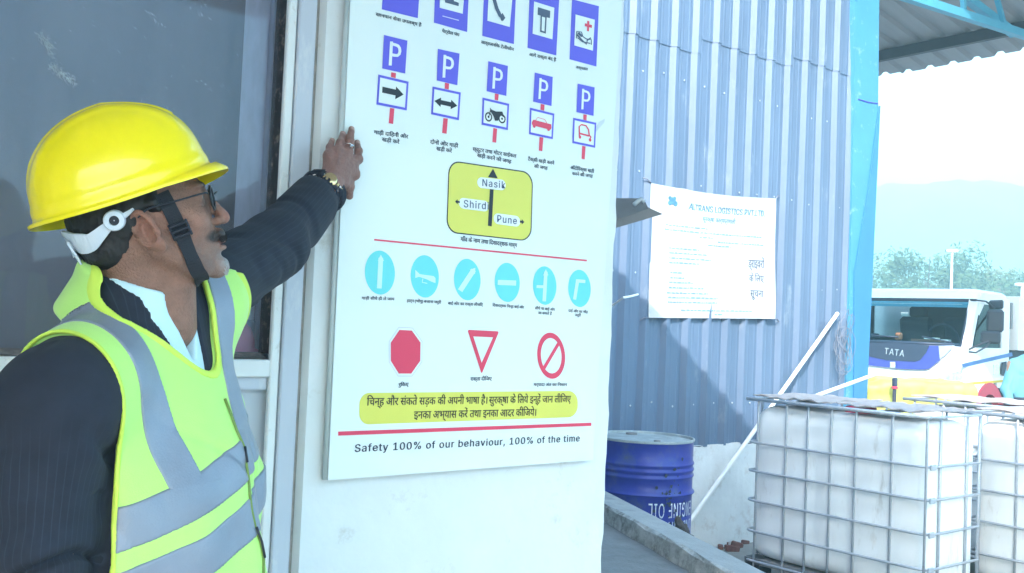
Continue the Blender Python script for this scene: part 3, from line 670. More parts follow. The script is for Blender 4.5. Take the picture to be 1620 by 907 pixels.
# hill, trees, lamp posts far away
rs = random.Random(11)
M_hill = mat('hill_scrub', (.07, .10, .06), .95, var=.6, vs=.03, bump=.0)
q = MB()
def hillf(u, v):
    ang = HEAD+math.radians(28)-u*math.radians(62)   # left .. right
    azr = (HEAD-ang)   # to the right of axis
    d = 230+v*260
    ridge = 49+6.0*math.exp(-((math.degrees(azr)-25)/7)**2)-.010*(math.degrees(azr)-24)**2
    prof = math.sin(min(1, v*1.15)*math.pi/2)**1.2
    nz = 1.0*math.sin(u*37+v*5)+.6*math.sin(u*83-v*9)+.5*math.sin(u*151+v*21)+.3*math.sin(u*331)
    return (d*math.cos(ang), d*math.sin(ang), -.3+(ridge*1.22+nz*1.0)*prof)
q.grid(hillf, 160, 30); o = q.build('hill', M_hill, smooth=True); tag(o, 'long low hill fading into white haze', kind='structure')
def wpos(px, d): r = ray(px, 545); r = Vector((r.x, r.y, 0)); r = r/(r.dot(Dh)); return r*d
M_leaf = [mat('foliage_%s' % n_, c_, .8, var=.35, vs=1.5) for n_, c_ in (('deep', (.07, .11, .05)), ('olive', (.12, .125, .06)), ('dry', (.16, .125, .075)))]
M_trunk = mat('bark', (.11, .09, .07), .9)
def tree(px, d, h, w, kind, label, seed):
    r_ = random.Random(seed); base = wpos(px, d); base.z = -.1
    t = thing('broadleaf_tree', base, label, 'tree', 'hazy trees at the foot of the hill')
    q = MB(); q.tube([base, base+Vector((.1, 0, h*.3)), base+Vector((.05, .1, h*.6))], [.18, .13, .06], 7)
    for k in range(5):
        a_ = r_.uniform(0, 6.28); q.tube([base+Vector((.08, 0, h*.32+k*.1)), base+Vector((math.cos(a_)*w*.25, math.sin(a_)*w*.25, h*.62)), base+Vector((math.cos(a_)*w*.4, math.sin(a_)*w*.4, h*(.7+.05*k)))], [.08, .05, .02], 5)
    q.build('trunk', M_trunk, t)
    V = []; F = []
    cl_ = [(r_.gauss(0, w*.24), r_.gauss(0, w*.24), h*r_.uniform(.38, .93), r_.uniform(.10, .2)*w) for _ in range(20)]
    for k in range(2600):
        c_ = r_.choice(cl_); v = Vector((r_.gauss(0, 1), r_.gauss(0, 1), r_.gauss(0, .75))).normalized()*(c_[3]*r_.uniform(.45, 1.05))
        p = base+Vector((c_[0], c_[1], c_[2]))+v; s_ = r_.uniform(.10, .22)
        a_ = Vector((r_.gauss(0, 1), r_.gauss(0, 1), r_.gauss(0, 1))).normalized(); b_ = a_.orthogonal().normalized()
        i0 = len(V); V += [p-a_*s_, p+b_*s_*.5, p+a_*s_, p-b_*s_*.5]; F.append([i0, i0+1, i0+2, i0+3])
    link_mesh('crown', V, F, M_leaf[kind], t)
tl = [(1352, 78, 4.2, 5), (1395, 74, 5.0, 6), (1432, 60, 6.8, 6.5), (1462, 62, 7.4, 7), (1492, 66, 6.2, 6), (1524, 62, 6.2, 6.5), (1556, 68, 6.4, 7), (1590, 64, 6.0, 7), (1622, 66, 6.6, 7), (1655, 62, 6, 7), (1475, 90, 7.5, 9), (1535, 95, 8, 10), (1600, 92, 8, 10)]
labs = ['low hazy tree just behind the blue column', 'hazy tree left of the tall feathery tree above the truck windscreen', 'feathery tree with thin top left of the tallest hazy tree', 'tallest hazy tree above the truck cab roof', 'hazy tree directly left of the thin white lamp post', 'hazy tree directly right of the thin white lamp post',
        'olive hazy tree over the rear of the truck cab', 'dry brown hazy tree over the gap between cab and cargo box', 'hazy tree behind the second white post at the right edge', 'hazy tree just past the right edge of the picture', 'farther pale tree behind the tallest hazy tree', 'farther pale tree right of the lamp post', 'farther pale tree over the cargo box']
for i, (px, d, h, w) in enumerate(tl): tree(px, d, h, w, [0, 1, 0, 0, 1, 0, 1, 2, 1, 0, 0, 1, 0][i], labs[i], 20+i)
for px, py, d, lb in ((1502.5, 398, 48, 'thin white lamp post among the hazy trees'), (1615, 452, 40, 'short white post at the right edge of the trees')):
    b0 = wpos(px, d); b0.z = -.08; t = thing('lamp_post', b0, lb, 'lamp post'); h_ = PXd = P(px, py, d).z
    q = MB(); q.tube([b0, Vector((b0.x, b0.y, h_))], [.09, .05], 8); q.build('pole', mat('white_post', (.8, .8, .8), .5), t)
    q = MB(); q.obox((b0.x, b0.y, h_+.04), Rh, Dh, (.5, .25, .12), 0, .02); q.build('lamp_head', MATS['white_post'], t)
# ------------------------------------------------------------------ signed-distance sculpting kit
def A_(*v): return np.array(v, dtype=np.float32)
def s_ell(p, c, r, R=None):
    q = p-A_(*c)
    if R is not None: q = q@np.asarray(R, dtype=np.float32)
    r = A_(*r); k = np.sqrt(((q/r)**2).sum(1)); k2 = np.sqrt(((q/(r*r))**2).sum(1))+1e-9
    return k*(k-1)/k2
def s_cap(p, a, b, ra, rb=None):
    rb = ra if rb is None else rb; a = A_(*a); b = A_(*b); ab = b-a; t = np.clip(((p-a)@ab)/(ab@ab), 0, 1)
    return np.sqrt(((p-a-t[:, None]*ab)**2).sum(1))-(ra+(rb-ra)*t)
def s_box(p, c, h, r=0.01):
    q = np.abs(p-A_(*c))-A_(*h)+r
    return np.sqrt((np.maximum(q, 0)**2).sum(1))+np.minimum(q.max(1), 0)-r
def smin(a, b, k):
    h = np.maximum(k-np.abs(a-b), 0)/k; return np.minimum(a, b)-h*h*k*.25
def smax(a, b, k): return -smin(-a, -b, k)
_rng = np.random.RandomState(4); _tab = _rng.rand(64, 64, 64).astype(np.float32)*2-1
def vnoise(p):
    f = np.floor(p).astype(np.int64); t = p-f; t = t*t*(3-2*t); o = 0
    for dx in (0, 1):
        for dy in (0, 1):
            for dz in (0, 1):
                w = (t[:, 0] if dx else 1-t[:, 0])*(t[:, 1] if dy else 1-t[:, 1])*(t[:, 2] if dz else 1-t[:, 2])
                o = o+w*_tab[(f[:, 0]+dx) & 63, (f[:, 1]+dy) & 63, (f[:, 2]+dz) & 63]
    return o
def folds(p, sc, st=(1, 1, 1)):
    """soft creases: ridged noise"""
    q = p*A_(*st)*sc; q = q+.6*np.stack([vnoise(q*.7+7), vnoise(q*.7+19), vnoise(q*.7+31)], 1)
    return 1-2*np.abs(vnoise(q))
def crease(p, sc, w=.10):
    q = p*sc; q = q+.5*np.stack([vnoise(q*.6+7), vnoise(q*.6+19), vnoise(q*.6+31)], 1)
    return -np.exp(-(vnoise(q)/w)**2)
def sdf_mesh(fn, lo, hi, h, B=8):
    lo = np.array(lo, dtype=np.float32); hi = np.array(hi, dtype=np.float32)
    nb = np.ceil((hi-lo)/(h*B)).astype(int); n = nb*B
    bi = np.stack(np.meshgrid(*[np.arange(k) for k in nb], indexing='ij'), -1).reshape(-1, 3)
    cen = lo+(bi+.5)*B*h; vc = fn(cen.astype(np.float32))
    act = np.abs(vc) < B*h*.87*1.35+.004
    V = np.repeat(np.repeat(np.repeat(vc.reshape(nb), B, 0), B, 1), B, 2).astype(np.float32)
    loc = np.stack(np.meshgrid(*[np.arange(B)]*3, indexing='ij'), -1).reshape(-1, 3)
    ai = bi[act]
    for s in range(0, len(ai), 2000):
        idx = (ai[s:s+2000, None, :]*B+loc[None]).reshape(-1, 3)
        V[idx[:, 0], idx[:, 1], idx[:, 2]] = fn((lo+idx*h).astype(np.float32))
    V = np.clip(V, -3*h, 3*h)
    S = V < 0
    cnt = np.zeros(tuple(k-1 for k in V.shape), dtype=np.int8)
    sl_ = lambda a, d: a[d[0]:a.shape[0]-1+d[0], d[1]:a.shape[1]-1+d[1], d[2]:a.shape[2]-1+d[2]]
    cor = [(x, y, z) for x in (0, 1) for y in (0, 1) for z in (0, 1)]
    for d in cor: cnt += sl_(S, d)
    cell = np.argwhere((cnt > 0) & (cnt < 8))
    vid = -np.ones(cnt.shape, dtype=np.int64); vid[tuple(cell.T)] = np.arange(len(cell))
    acc = np.zeros((len(cell), 3)); num = np.zeros(len(cell))
    cv = {d: V[cell[:, 0]+d[0], cell[:, 1]+d[1], cell[:, 2]+d[2]] for d in cor}
    for d in cor:
        for ax in range(3):
            if d[ax] == 0:
                e = list(d); e[ax] = 1; e = tuple(e); a, b = cv[d], cv[e]; m = (a < 0) != (b < 0)
                t = np.where(m, a/(a-b+1e-12), 0); pt = np.tile(np.array(d, float), (len(cell), 1)); pt[:, ax] += t
                acc[m] += pt[m]; num[m] += 1
    verts = lo+(cell+acc/num[:, None])*h
    F = []
    for ax in range(3):
        o1, o2 = [(1, 2), (2, 0), (0, 1)][ax]
        a = [slice(1, -1)]*3; a[ax] = slice(0, -1); b = list(a); b[ax] = slice(1, None)
        sa = S[tuple(a)]; sb = S[tuple(b)]; ed = np.argwhere(sa != sb); sg = sa[tuple(ed.T)]
        off = np.ones(3, dtype=int); off[ax] = 0; ed = ed+off
        ok = np.ones(len(ed), bool)
        def cid(u, v):
            c = ed.copy(); c[:, o1] -= u; c[:, o2] -= v
            c = np.minimum(c, np.array(vid.shape)-1); return vid[tuple(c.T)]
        q = np.stack([cid(1, 1), cid(0, 1), cid(0, 0), cid(1, 0)], 1)
        q = np.where(sg[:, None], q, q[:, ::-1]); q = q[(q >= 0).all(1)]; F.append(q)
    return verts, np.vstack(F)
def vgrad(fn, p, e=.0015):
    p = np.asarray(p, dtype=np.float32)
    g = np.stack([fn(p+A_(*(e*(i == k) for i in range(3))))-fn(p-A_(*(e*(i == k) for i in range(3)))) for k in range(3)], 1)
    return g/(np.linalg.norm(g, axis=1, keepdims=True)+1e-9)

# ------------------------------------------------------------------ drum
dc = w2(.138*5.9+.0, 5.9, -.072); DR = .29; DH = CAM_Z-.622+.072
drum = thing('oil_drum', dc, 'dented blue steel oil drum standing upside down beside the white pillar', 'drum')
q = MB(); pr = [(.001, .004), (DR-.004, .004), (DR+.004, 0), (DR+.004, .014), (DR-.002, .02)]
z = .02
def rib(z0, a, w=.012): return [(DR-.002, z0-w), (DR+a*.7, z0-w*.4), (DR+a, z0), (DR+a*.7, z0+w*.4), (DR-.002, z0+w)]
for z0, a_, w_ in ((.08, .004, .012), (.115, .004, .012), (.295, .012, .016), (DH-.30, .012, .016), (DH-.205, .006, .014), (DH-.17, .006, .014), (DH-.135, .006, .014)): pr += rib(z0, a_, w_)
pr += [(DR-.002, DH-.018), (DR+.003, DH-.012)]
q.lathe(pr, dc, n=72)
for i, v in enumerate(q.V):
    v = Vector(v); a_ = math.atan2(v.y-dc.y, v.x-dc.x); k = 1-.012*math.exp(-((v.z-.45)/.15)**2)*max(0, math.cos(a_+2.0))**6*2
    q.V[i] = (dc.x+(v.x-dc.x)*k, dc.y+(v.y-dc.y)*k, v.z)
q.build('drum_shell', M_drum, drum, auto=50)
q = MB(); q.lathe([(DR+.003, DH-.012), (DR+.006, DH-.004), (DR+.004, DH+.003), (DR-.006, DH+.002), (DR-.008, DH-.012), (DR*.6, DH-.010), (.001, DH-.008)], dc, n=72); q.build('drum_lid', M_drumtop, drum, auto=50)
q = MB()
for i, (r_, a_, s_) in enumerate(((.18, 1.2, .035), (.2, -2.0, .02))):
    q.lathe([(s_, 0), (s_, .012), (s_*.7, .014), (.001, .013)], dc+Vector((r_*math.cos(a_), r_*math.sin(a_), DH-.01)), n=16)
q.build('bung_cap', M_greymetal, drum, auto=40)
a_cam = math.atan2(-dc.y, -dc.x)
def on_drum(px0, z0):      # wrap flat text round the shell: x = arc, z = height
    def f(W_):
        a_ = px0+W_[:, 0]/DR; r_ = DR+.0015
        return np.stack([dc.x+r_*np.cos(a_), dc.y+r_*np.sin(a_), z0+W_[:, 2]], 1)
    return f
M_dw = mat('drum_lettering', (.62, .66, .74), .6, var=.1, dirt=(.05, .06, .2), dirt_amt=.45, ds=30)
# upside-down lettering: letters run the other way round the shell
zt = DH-.41
for body, zz, ln, a0 in (('ENGINE OIL', .487+.072, .33, 1.27), ('INDIAN OIL', .385+.072, .33, 1.27)):
    V, F = text_mesh(body, 1.1); x0, x1 = V[:, 0].min(), V[:, 0].max(); k = ln/(x1-x0)
    W_ = np.stack([-(V[:, 0]-x0)*k, 0*V[:, 0], -V[:, 1]*.08/capheight(False)], 1)
    V2 = on_drum(a_cam+a0, zz-.072)(W_); 
    # arc angle grows anticlockwise seen from above: left to right in view is increasing
    link_mesh('lettering', V2, F, M_dw, drum)
q = MB()
rs = random.Random(9)
for i in range(60):    # dark grime splashes
    a_ = a_cam+rs.gauss(.62, .2); z0 = DH-.30+rs.gauss(-.08, .10); r_ = DR+.0022+i*.00003; s_ = rs.uniform(.002, .012)
    n_ = 9; q.poly([(dc.x+r_*math.cos(a_+s_/DR*math.cos(t*6.283/n_)*rs.uniform(.5, 1)), dc.y+r_*math.sin(a_+s_/DR*math.cos(t*6.283/n_)*rs.uniform(.5, 1)), z0+s_*1.3*math.sin(t*6.283/n_)*rs.uniform(.5, 1)) for t in range(n_)])
q.build('grime', mat('drum_grime', (.035, .045, .07), .8, var=.4, vs=30), drum)['kind'] = 'stuff'
# rag by the drum foot
rg = P(1083, 835, 5.45); rg_o = (rg.x, rg.y, -.072)
def f_rag(p):
    d = s_cap(p, rg+Vector((-.05, 0, .06)), rg+Vector((.05, .03, -.10)), .02, .05); d = smin(d, s_ell(p, rg+Vector((.06, .04, -.2)), (.10, .08, .14)), .05)
    d = smin(d, s_ell(p, rg+Vector((.06, .04, -.40)), (.13, .12, .16)), .05)
    return (d+.012*folds(p, 28)+.006*vnoise(p*60))*.7
V, F = sdf_mesh(f_rag, rg-Vector((.3, .3, .62)), rg+Vector((.3, .3, .2)), .009)
V[:, 2] = np.maximum(V[:, 2], -.07)
tag(link_mesh('rag_bundle', V, F, M_rag, smooth=True, loc=rg_o), 'crumpled dark brown rag bundle leaning at the right foot of the blue drum', 'rag')
# ------------------------------------------------------------------ white liquid tanks in cages
TX, TY, TW, TL = 5.05, 2.75, .60, 1.20
TZ = 1.054
def make_tank():
    t = thing('caged_tank', (TX+TW/2, TY+TL/2, -.07), 'white plastic tank in a galvanised cage standing full in view at the lower right', 'tank', 'caged white liquid tanks')
    c = Vector((TX+TW/2, TY+TL/2, 0)); hx, hy = TW/2-.02, TL/2-.02; R_ = .10
    out = []
    for (sx, sy, a0) in ((1, 1, 0), (-1, 1, 90), (-1, -1, 180), (1, -1, 270)):
        for k in range(9):
            a = math.radians(a0+k*90/8); out.append((sx*(hx-R_)+R_*math.cos(a), sy*(hy-R_)+R_*math.sin(a)))
    # densify
    pts = []
    for i in range(len(out)):
        a, b = out[i], out[(i+1) % len(out)]; L_ = math.hypot(b[0]-a[0], b[1]-a[1]); m = max(1, int(L_/.03))
        for k in range(m): pts.append((a[0]+(b[0]-a[0])*k/m, a[1]+(b[1]-a[1])*k/m))
    z0, z1 = .09, TZ-.035; zs_ = []
    for k in range(7): a = k/6*math.pi/2; zs_.append((z0+.08*(1-math.cos(a)), .08*(1-math.sin(a))))
    for k in range(1, 30): zs_.append((z0+.08+(z1-z0-.18)*k/30, 0))
    for k in range(8): a = k/7*math.pi/2; zs_.append((z1-.10+.10*math.sin(a), .10*(1-math.cos(a))))
    V = []; n = len(pts)
    for (z, ins) in zs_:
        for (x, y) in pts:
            k = 1-ins/max(hx, .25); yy = y*(1-ins/hy); xx = x*k
            g_ = .006*(1 if abs(((y+.6)/.2) % 1-.5) < .12 and abs(x) > hx-.01 and z < z1-.2 else 0)
            bul = .006*math.sin((z-z0)/(z1-z0)*math.pi)+.0025*math.sin(z*40+y*9)
            l = math.hypot(xx, yy); V.append((c.x+xx*(1-g_/hx)+(bul if x > 0 else -bul)*(abs(x) > hx-.02), c.y+yy, z))
    F = [[i*n+k, i*n+(k+1) % n, (i+1)*n+(k+1) % n, (i+1)*n+k] for i in range(len(zs_)-1) for k in range(n)]
    F.append(list(range(n))[::-1]); F.append([(len(zs_)-1)*n+k for k in range(n)])
    M_hdpe = MATS.get('tank_plastic') or mat('tank_plastic', (.87, .89, .90), .42, var=.06, vs=5, bump=.06, bs=20, dirt=(.5, .47, .42), dirt_amt=.16, ds=6, stretch=(1, 1, .3))
    o = link_mesh('tank_bottle', V, F, M_hdpe, t, smooth=True); sharp(o, 50)
    # cage
    def ring(z):
        r_ = .07; pr_ = []
        for (sx, sy, a0) in ((1, 1, 0), (-1, 1, 90), (-1, -1, 180), (1, -1, 270)):
            for k in range(5):
                a = math.radians(a0+k*22.5); pr_.append((c.x+sx*(TW/2-r_)+r_*math.cos(a), c.y+sy*(TL/2-r_)+r_*math.sin(a), z))
        q = MB(); q.tube(pr_, .0075, 6, closed=True); return q.build('cage_rail', M_metal, t, smooth=True)
    for z in (TZ, .79, .615, .435, .25, .07): ring(z)
    q = MB(); q.tube([(TX+.0, TY+.0, TZ)]*1+[(TX, TY+TL, TZ)], .012, 6); q.build('cage_rail', M_metal, t, smooth=True)
    ys = [PX(px, 655, TX).y for px in (1198, 1243, 1277, 1314, 1353, 1411, 1466)]
    for y in ys:
        q = MB(); q.tube([(TX+.012, y, .02), (TX+.012, y, TZ-.02), (TX+.02, y, TZ)], .0078, 6); q.build('cage_bar', M_metal, t, smooth=True)
        q = MB(); q.tube([(TX+TW-.012, y, .02), (TX+TW-.012, y, TZ)], .0078, 6); q.build('cage_bar', M_metal, t, smooth=True)
    xs2 = [PY(px, 660, TY).x for px in (1493, 1535, 1554)]
    for x in xs2:
        for yy, s_ in ((TY, 1), (TY+TL, -1)):
            q = MB(); q.tube([(x, yy+.012*s_, .02), (x, yy+.012*s_, TZ-.005)], .009, 6); q.build('cage_bar', M_metal, t, smooth=True)
    for y in (TY+.3, TY+.86):
        q = MB(); q.tube([(TX+.01, y, TZ+.004), (TX+TW-.01, y, TZ+.004)], .010, 6); q.build('top_bar', M_metal, t, smooth=True)
    # small clamps on the near corner
    for z in (.79, .615, .435, .25):
        q = MB(); q.obox((xs2[0]-.10, TY-.003, z), (1, 0, 0), (0, 1, 0), (.05, .014, .03), 0, .004); q.build('cage_clamp', M_metal, t)
    M_blk = MATS.get('black_plastic') or mat('black_plastic', (.02, .025, .035), .6)
    for (x, y) in ((TX+.07, TY+.08), (TX+.07, TY+TL/2), (TX+.07, TY+TL-.07), (TX+TW-.07, TY+.08), (TX+TW-.07, TY+TL-.07)):
        q = MB(); q.box((x-.06, y-.06, -.066), (x+.06, y+.06, .088), 0, .008); q.build('pallet_foot', M_blk, t)
    q = MB(); q.box((TX+.01, TY+.01, .05), (TX+TW-.01, TY+TL-.01, .086)); q.build('pallet_tray', M_greymetal, t)
    q = MB(); q.lathe([(.09, 0), (.09, .03), (.08, .036), (.001, .034)], (c.x, c.y, TZ-.036), n=24); q.build('filler_cap', M_red, t, auto=40)
    return t
tank = make_tank()
t2 = copy_tree(tank, None); t2.location = tank.location+Vector((.72, -1.03, .0)); t2['label'] = 'white caged tank cut off by the right edge, behind the full tank'
t3 = copy_tree(tank, None); t3.location = tank.location+Vector((1.46, -.2, .0)); t3['label'] = 'third white caged tank in the back row with only its top showing'
# dirty sheets lying on the tank tops
M_sheet = mat('dirty_white_board', (.46, .41, .41), .85, var=.12, vs=6, bump=.3, bs=25, dirt=(.33, .25, .25), dirt_amt=.4, ds=5)
rs = random.Random(21)
def top_sheet(x0, x1, y0, y1, z, label, seed):
    r_ = random.Random(seed); ph = r_.uniform(0, 9)
    q = MB(); q.grid(lambda u, v: (x0+u*(x1-x0)+.008*math.sin(v*23+ph), y0+v*(y1-y0)+.006*math.sin(u*19+ph), z+.006*math.sin(u*8+ph)*math.cos(v*11+ph)+.005*math.sin(v*31+u*7)), 16, 26, 0, (0, 0, .006))
    o = q.build('packing_board', M_sheet, None, smooth=False, loc=((x0+x1)/2, (y0+y1)/2, z)); sharp(o, 40); fixn(o)
    tag(o, label, 'packing board', 'dirty boards lying on the tanks')
top_sheet(TX+.03, TX+TW-.02, TY+.05, TY+.58, TZ+.022, 'dirty white board on the nearer half of the full tank', 1)
top_sheet(TX+.02, TX+TW-.03, TY+.62, TY+TL-.03, TZ+.022, 'dirty white board on the farther half of the full tank near the white pipes', 2)
top_sheet(TX+.74, TX+TW+.70, TY-.9, TY+.12, TZ+.022, 'dirty white board on the tank at the right edge', 3)
top_sheet(TX+1.48, TX+TW+1.42, TY-.15, TY+.95, TZ+.022, 'dirty white board on the back row tank', 4)
# brick rubble by the tank
spots = [(1147, 858, .05), (1160, 852, .035), (1150, 848, .03), (1166, 862, .04), (1178, 858, .03), (1140, 866, .03), (1158, 868, .045)]
lb = ['at the foot of the plinth, largest of the red rubble', 'just behind the largest red rubble lump', 'smallest reddish lump touching the plinth', 'nearer the black tank foot', 'beside the black tank foot', 'leftmost of the red rubble', 'nearest the kerb in the red rubble']
for i, (px, py, s_) in enumerate(spots):
    c = PZ(px, py, -.072+s_*.4); q = MB(); a = random.uniform(0, 3); q.obox(c, (math.cos(a), math.sin(a), .15), (-math.sin(a), math.cos(a), .1), (s_*2.2, s_*1.3, s_), 0, s_*.2)
    q.V = [tuple(Vector(v)+Vector((random.uniform(-1, 1), random.uniform(-1, 1), random.uniform(-1, 1)))*s_*.1) for v in q.V]
    tag(q.build('brick_piece', M_brick, loc=(c.x, c.y, -.07)), 'broken red brick lump '+lb[i], 'brick', 'broken red bricks by the plinth')
# ------------------------------------------------------------------ pipes, bracket, cable stub, wire coils
def pipe(pts, r, m, name, label, cat, n=10, loc=None):
    q = MB(); q.tube(pts, r, n); o = q.build(name, m, smooth=True, loc=loc or pts[0]); sharp(o, 50); return tag(o, label, cat)
p0 = PZ(1096, 812, .07); p0 = P(1088, 830, 6.75); p1 = PY(1325, 496, YW-.06)
pipe([p0, p1], .016, M_pipe, 'plastic_pipe', 'long white pipe leaning from the plinth up to the corrugated wall behind the tank', 'pipe', loc=(p0.x, p0.y, p0.z))
p0 = P(1262, 637, 6.35); p1 = P(1372, 597, 6.9)
pipe([p0, p1, p1+(p1-p0)*.15], .013, M_pipe, 'plastic_pipe', 'short white pipe lying low across the blue column above the tank top', 'pipe')
br = thing('sheet_bracket', PY(975, 335, 4.0), 'folded dark grey sheet metal bracket sticking out beside the white pillar', 'bracket')
YBk = 3.0
q = MB(); q.poly([Vector((xp1-.02, 2.30, P(972, 312, 2.95).z)), P(1012, 322, 3.02), P(1049, 339, 3.08), Vector((xp1-.02, 2.2, P(966, 374, 2.9).z))], (0, .004, 0)); o = q.build('bracket_plate', M_greymetal, br); fixn(o)
q = MB(); q.poly([Vector((xp1-.02, 2.22, P(972, 308, 2.9).z)), P(1018, 314, 3.0), P(1026, 330, 2.98), Vector((xp1-.02, 2.14, P(966, 355, 2.85).z))], (0, .004, 0)); o = q.build('bracket_flange', mat('grey_sheet_dark', (.17, .17, .185), .5, metal=.2), br); fixn(o)
q = MB(); q.tube([P(1003, 324, 2.95), P(1014, 315, 2.96), P(1020, 320, 2.96)], .007, 6); q.build('bracket_hook', M_metal, br, smooth=True)
pipe([PY(955, 492, 4.66), PY(974, 480, 4.4), PY(986, 471, 4.3), PY(998, 469, 4.35), PY(1009, 466, 4.4)], .007, M_pipe, 'cable_stub', 'short white cable end poking out from behind the pillar', 'cable', 6)
wc = PY(1331, 545, YW-.10); wt = thing('wire_coil', wc, 'tangled loops of thin grey wire hung on the blue column edge', 'wire')
rs = random.Random(8)
for k in range(11):
    rx, rz_ = rs.uniform(.06, .10), rs.uniform(.10, .22); ox, oz = rs.gauss(0, .035), rs.gauss(-.02, .06); t0 = rs.uniform(-.4, .4)
    q = MB(); q.tube([wc+Vector((ox+rx*math.cos(a)*math.cos(t0)-rz_*math.sin(a)*math.sin(t0), -.02+.03*math.sin(a*2+k), oz+rx*math.cos(a)*math.sin(t0)+rz_*math.sin(a)*math.cos(t0))) for a in [i*.2618 for i in range(24)]], .0018+.0007*(k % 2), 5, closed=True)
    q.build('wire_loop', M_wires, wt, smooth=True)
# ------------------------------------------------------------------ cloth notice on the wall
nb_ = thing('cloth_notice', PY(1128, 400, YW-.05), 'white cloth notice with faint blue print tied to the corrugated wall', 'banner')
YN = YW-.045
cTL, cTR, cBR, cBL = [np.array(PY(x, y, YN)) for x, y in ((1031, 290), (1228, 314), (1224.5, 504.5), (1026, 503))]
def bsurf(u, v, off=0.0):
    p = cTL*(1-u)*(1-v)+cTR*u*(1-v)+cBR*u*v+cBL*(1-u)*v
    sag = .055*math.sin(u*math.pi)*(1-v)**3*1.1
    z = p[2]-sag*.45
    y = YN+.010*math.sin((u*1.4+v)*5)*(.3+v*.3)+.012*math.sin(u*21+v*3)*(.15+.25*v)-.02*math.exp(-(((u-.25)*1.0-(v-.05)*.55)/.03)**2)*(1-v)-.03*(v < .12)*math.sin(u*math.pi)*(1-v/.12)
    x = p[0]+.010*math.sin(v*7+1)*(u-.5)
    return Vector((x, y-off, z))
q = MB(); q.grid(lambda u, v: bsurf(u, v), 70, 50, 0, (0, .002, 0)); o = q.build('cloth', mat('white_cloth', (.56, .57, .59), .85, var=.03, sheen=.2), nb_, smooth=True); sharp(o, 60); fixn(o)
def btext(body, u0, v0, u1, h, m, bold=0, name='lettering', spacing=1):
    V, F = text_mesh(body, spacing)
    if bold: n_ = len(V); V2 = V.copy(); V2[:, 0] += bold; V2[:, 2] += 1; V = np.vstack([V, V2]); F = F+[[i+n_ for i in f] for f in F]
    x0, x1 = V[:, 0].min(), V[:, 0].max(); cp = capheight(any(ord(c_) >= 0x900 for c_ in body))
    W_ = [bsurf(u0+(x-x0)/(x1-x0)*(u1-u0), v0-y/cp*h, .0025+z*.0003) for x, y, z in V]
    return link_mesh(name, W_, F, m, nb_)
M_fb = mat('faded_blue_print', (.10, .26, .38), .7, var=.3, vs=30); M_fg = mat('faded_grey_print', (.10, .13, .2), .7, var=.3, vs=30); M_fp = mat('faded_pale_print', (.22, .36, .42), .7, var=.15, vs=30)
btext('ALTRANS LOGISTICS PVT.LTD.', .27, .155, .90, .05, M_fb, .04); btext('सुरक्षा कार्यप्रणाली', .38, .235, .65, .035, M_fb, .03)
btext('ड्राइवरों', .765, .585, .91, .062, M_fg, .03); btext('के िलए', .775, .70, .905, .052, M_fg, .03); btext('सूचना', .785, .825, .90, .055, M_fg, .03)
q = MB()
def dline(u0, u1, v, h=.010):
    r_ = random.Random(int(u0*1000+v*777)); u = u0
    while u < u1:
        w = r_.uniform(.008, .035); b = min(u+w, u1); q.add([bsurf(u, v, .003), bsurf(b, v, .003), bsurf(b, v-h*r_.uniform(.7, 1.2), .003), bsurf(u, v-h*r_.uniform(.7, 1.2), .003)], [[0, 1, 2, 3]]); u = b+.007
for u0, u1, v in ((.11, .42, .30), (.10, .88, .335), (.36, .46, .372), (.5, .9, .40), (.42, .62, .432), (.13, .36, .475), (.13, .42, .51), (.13, .45, .55), (.13, .36, .585), (.14, .23, .66), (.14, .25, .70), (.13, .33, .735), (.13, .4, .775), (.12, .44, .815), (.13, .53, .85), (.13, .52, .885), (.24, .80, .945), (.5, .57, .975)): dline(u0, u1, v)
q.build('fine_print', M_fp, nb_)['kind'] = 'stuff'
q = MB()
for (du, dv, r_) in ((0, 0, .022), (.022, .018, .016), (-.018, .02, .014), (.012, -.02, .012), (-.02, -.018, .012)):
    cu_, cv_ = .155+du, .105+dv; q.add([bsurf(cu_+r_*math.cos(t*.628), cv_+r_*1.3*math.sin(t*.628), .0035+r_*.02) for t in range(10)], [list(range(10))[::-1]])
q.build('emblem', M_fb, nb_)
for (u, v) in ((0, 0), (1, 0), (0, 1), (1, 1)):
    p = bsurf(u, v); e = Vector((-.06 if u == 0 else .07, .02, .03 if v == 0 else -.02)); k = MB(); k.tube([p, p+e*.5+Vector((0, 0, .01)), p+e], .004, 5); k.build('tie_string', M_wires, nb_, smooth=True)
# ------------------------------------------------------------------ truck
TO = w2(.4557*13.1, 13.1, -.08); S_ = (Dh*math.cos(math.radians(45))+Rh*math.sin(math.radians(45))); W_d = (Dh*math.sin(math.radians(45))-Rh*math.cos(math.radians(45)))
def T(a, b, z): return TO+W_d*a+S_*b+Vector((0, 0, z+.0))
def TF(px, py, b=-.004):      # on the front plane
    r = ray(px, py); n = S_; t = ((TO+S_*b-CAM).dot(n))/r.dot(n); return CAM+r*t
def TS(px, py, a=-.004):
    r = ray(px, py); n = W_d; t = ((TO+W_d*a-CAM).dot(n))/r.dot(n); return CAM+r*t
truck = thing('cargo_truck', TO+W_d*1+S_*2.5, 'white cargo truck with dark blue nose parked facing the tanks', 'truck')
M_tw = mat('truck_white_paint', (.78, .80, .82), .28, var=.03, coat=.4, dirt=(.55, .52, .48), dirt_amt=.1, ds=2)
M_tb = mat('truck_blue_paint', (.05, .07, .36), .3, coat=.4); M_tk = mat('truck_dark_grille', (.03, .045, .09), .4); M_int = mat('cab_interior', (.035, .045, .07), .8)
M_tyre = mat('tyre_rubber', (.02, .02, .022), .85); M_sb = mat('stripe_blue', (.05, .14, .36), .4); M_sy = mat('stripe_yellow', (.55, .40, .0), .4)
